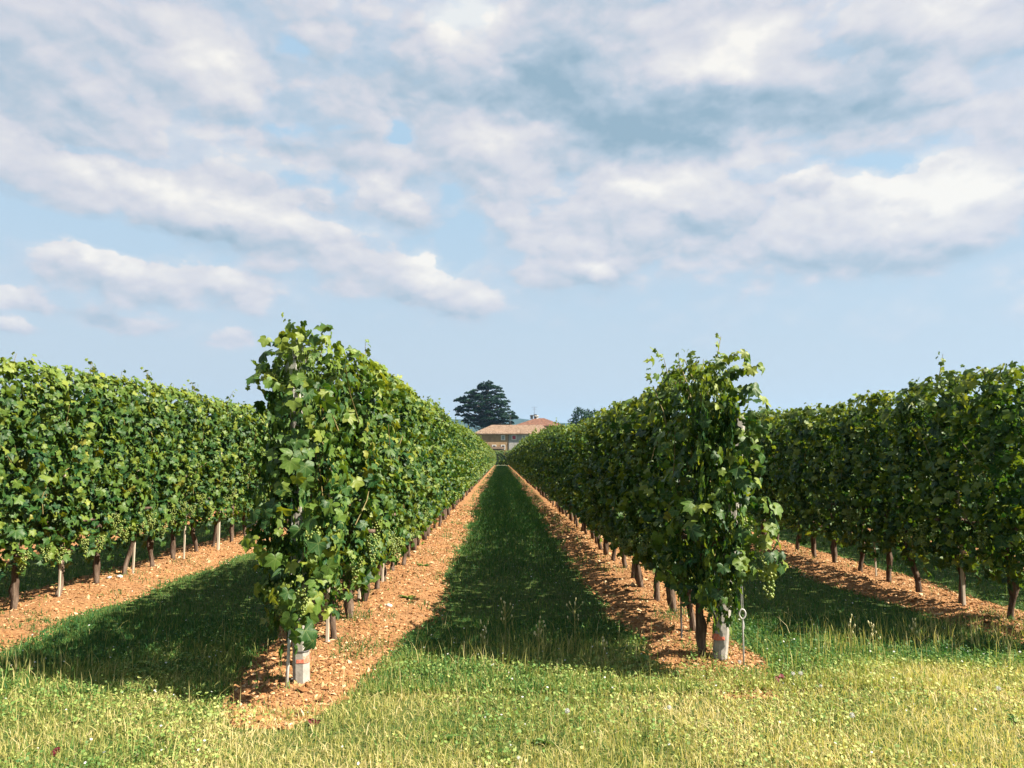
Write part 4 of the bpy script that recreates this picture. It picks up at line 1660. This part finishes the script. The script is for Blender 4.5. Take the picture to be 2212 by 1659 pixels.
p, q = U(1608, 590, H2 + 5), U(1608, 790, H2 + 5)
mb = MB()
mb.tube([(p.x, p.y, q.z), (p.x, p.y, p.z)], .045, 5)
for dz, w in ((.1, .9), (.7, .6)):
    mb.tube([(p.x - w, p.y, p.z - dz), (p.x + w, p.y, p.z - dz)], .03, 4)
h2_part('antenna', mb, M['dark_metal'], rf)

# cedar
CYD = 236.0
prof = [(236, 745, 1035), (262, 720, 1060), (290, 700, 1085), (345, 610, 1110), (395, 500, 1150), (455, 465, 1222), (515, 405, 1150), (575, 410, 1242), (635, 415, 1272), (690, 412, 1335), (745, 470, 1335), (795, 520, 1300), (845, 640, 1240), (885, 720, 1200)]
rng = np.random.default_rng(31)
cb_ = U(860, 1100, CYD)
cd = bpy.data.objects.new('cedar_tree', None)
COL.objects.link(cd)
cd.location = (cb_.x, CYD, 0)
tag(cd, 'broad dark green cedar with flat tiers of branches behind the farmhouse', 'tree')
Q = np.array([cb_.x, CYD, 0.0])
PV, PN, PT, PS = [], [], [], []
limbs = MB()
trunk_top = U(890, 330, CYD).z
limbs.tube([(0, 0, -1), (.1, 0, 6), (.5, .2, 13), (.6, 0, trunk_top)], [.9, .75, .5, .12], 8)
p, q = U(600, 930, CYD), U(585, 780, CYD)
limbs.tube([(1.0 - 3.2, 0, 3.0), (p.x - Q[0], -.5, p.z - 1), (q.x - Q[0], -.5, q.z)], [.5, .42, .18], 7)
vv = np.linspace(prof[0][0], prof[-1][0], 24)
prof = [(v_, float(np.interp(v_, [p_[0] for p_ in prof], [p_[1] for p_ in prof])) + rng.normal(0, 22) * (v_ > 280), float(np.interp(v_, [p_[0] for p_ in prof], [p_[2] for p_ in prof])) + rng.normal(0, 22) * (v_ > 280)) for v_ in vv]
for v, u0, u1 in prof:
    a, b = U(u0, v, CYD), U(u1, v, CYD)
    width = b.x - a.x
    npad = max(4, int(width / 1.7))
    for k in range(npad):
        f = (k + rng.uniform(.15, .85)) / npad
        cx = a.x + width * f
        edge = abs(f - .5) * 2
        cyy = CYD + rng.uniform(-1, 1) * width * .42 * math.sqrt(max(0.05, 1 - edge ** 2))
        cz = a.z + rng.normal(0, .25 if v < 280 else .5) - 0.5 * edge
        rx, ry, rz = rng.uniform(1.0, 2.1), rng.uniform(1.0, 2.1), rng.uniform(.35, .75)
        if edge > .8:
            rx *= .75
        if rng.uniform() < .10:
            continue
        n = 120
        th, rr = rng.uniform(0, 6.28, n), np.sqrt(rng.uniform(0, 1, n))
        px, py = np.cos(th) * rr * rx, np.sin(th) * rr * ry
        pz = (1 - rr ** 2) * rz * rng.uniform(-.4, 1, n) + rng.normal(0, .09, n) - .25 * rr ** 2
        PV.append(np.stack([cx + px, cyy + py, cz + pz], -1) - Q)
        PT.append(np.clip(rng.normal(.35, .2, n) + .25 * (pz > .05), 0, 1))
        PS.append(rng.uniform(.22, .55, n))
        zb_ = cz - 1.0 - 1.4 * edge
        limbs.tube([(.5, 0, max(2, zb_ - .8)), ((cx - Q[0]) * .6, (cyy - CYD) * .6, zb_ + .3), (cx - Q[0], cyy - CYD, cz)], [.16, .11, .03], 4, False)
pos, tint, size = np.concatenate(PV), np.concatenate(PT), np.concatenate(PS)
n = len(pos)
nrm = np.stack([rng.normal(0, .45, n), rng.normal(0, .45, n), np.ones(n)], -1)
fr_ = frames(nrm, rng.normal(0, 1, (n, 3)))
tri = np.array([(-.6, -.5, 0), (.6, -.5, .05), (0, .8, -.1), (.15, .2, .35)])
V = np.einsum('nij,mj->nmi', fr_, tri) * size[:, None, None] + pos[:, None, :]
F0 = np.array([(0, 1, 2), (0, 3, 2)])
F = (F0[None] + (np.arange(n) * 4)[:, None, None]).reshape(-1, 3)
link('crown', mesh_from('crown', V.reshape(-1, 3), F, M['cedar'], {'tint': np.repeat(tint, 4)}), cd)
link('trunk', limbs.mesh('trunk', M['cedar_bark'], True), cd)

# round dark tree just showing over the right row
rng = np.random.default_rng(37)
tp = at_y(1247, 882, 190)
tr = bpy.data.objects.new('round_tree', None)
COL.objects.link(tr)
tr.location = (tp.x + 2.2, 190, 0)
tag(tr, 'dark round treetop just showing above the right vine row', 'tree')
n = 2600
q = rng.normal(0, 1, (n, 3)); q /= np.linalg.norm(q, axis=1, keepdims=True)
lump = 1 + .18 * np.sin(q[:, 0] * 5 + 1) * np.sin(q[:, 2] * 6) + .1 * np.sin(q[:, 1] * 9)
pos = q * (rng.uniform(.5, 1, (n, 1)) ** .4) * lump[:, None] * np.array([4.2, 4.2, 5.0]) + np.array([0, 0, tp.z - 5.0])
fr_ = frames(q + rng.normal(0, .5, (n, 3)), rng.normal(0, 1, (n, 3)))
size = rng.uniform(.25, .5, n)
V = np.einsum('nij,mj->nmi', fr_, tri) * size[:, None, None] + pos[:, None, :]
F = (F0[None] + (np.arange(n) * 4)[:, None, None]).reshape(-1, 3)
link('crown', mesh_from('crown', V.reshape(-1, 3), F, M['cedar'], {'tint': np.repeat(np.clip(rng.normal(.6, .25, n), 0, 1), 4)}), tr)
mb = MB()
mb.tube([(0, 0, -.5), (.1, 0, 4), (0, .1, tp.z - 5)], [.45, .35, .2], 7)
link('trunk', mb.mesh('trunk', M['cedar_bark'], True), tr)

# ------------------------------------------------------------------ haze
hz = MB()
hz.box(-3500, 3500, -400, 5700, -4.5, 205)
mh, nt = new_mat('summer_haze')
pv = nt.new('ShaderNodeVolumePrincipled')
pv.inputs['Color'].default_value = (.36, .64, 1.0, 1)
pv.inputs['Density'].default_value = 1.1e-4
pv.inputs['Anisotropy'].default_value = .2
out = nt.new('ShaderNodeOutputMaterial')
nt.l.new(pv.outputs[0], out.inputs['Volume'])
tag(link('haze', hz.mesh('haze', mh)), 'pale summer haze over the far hills', 'haze', None, 'stuff')
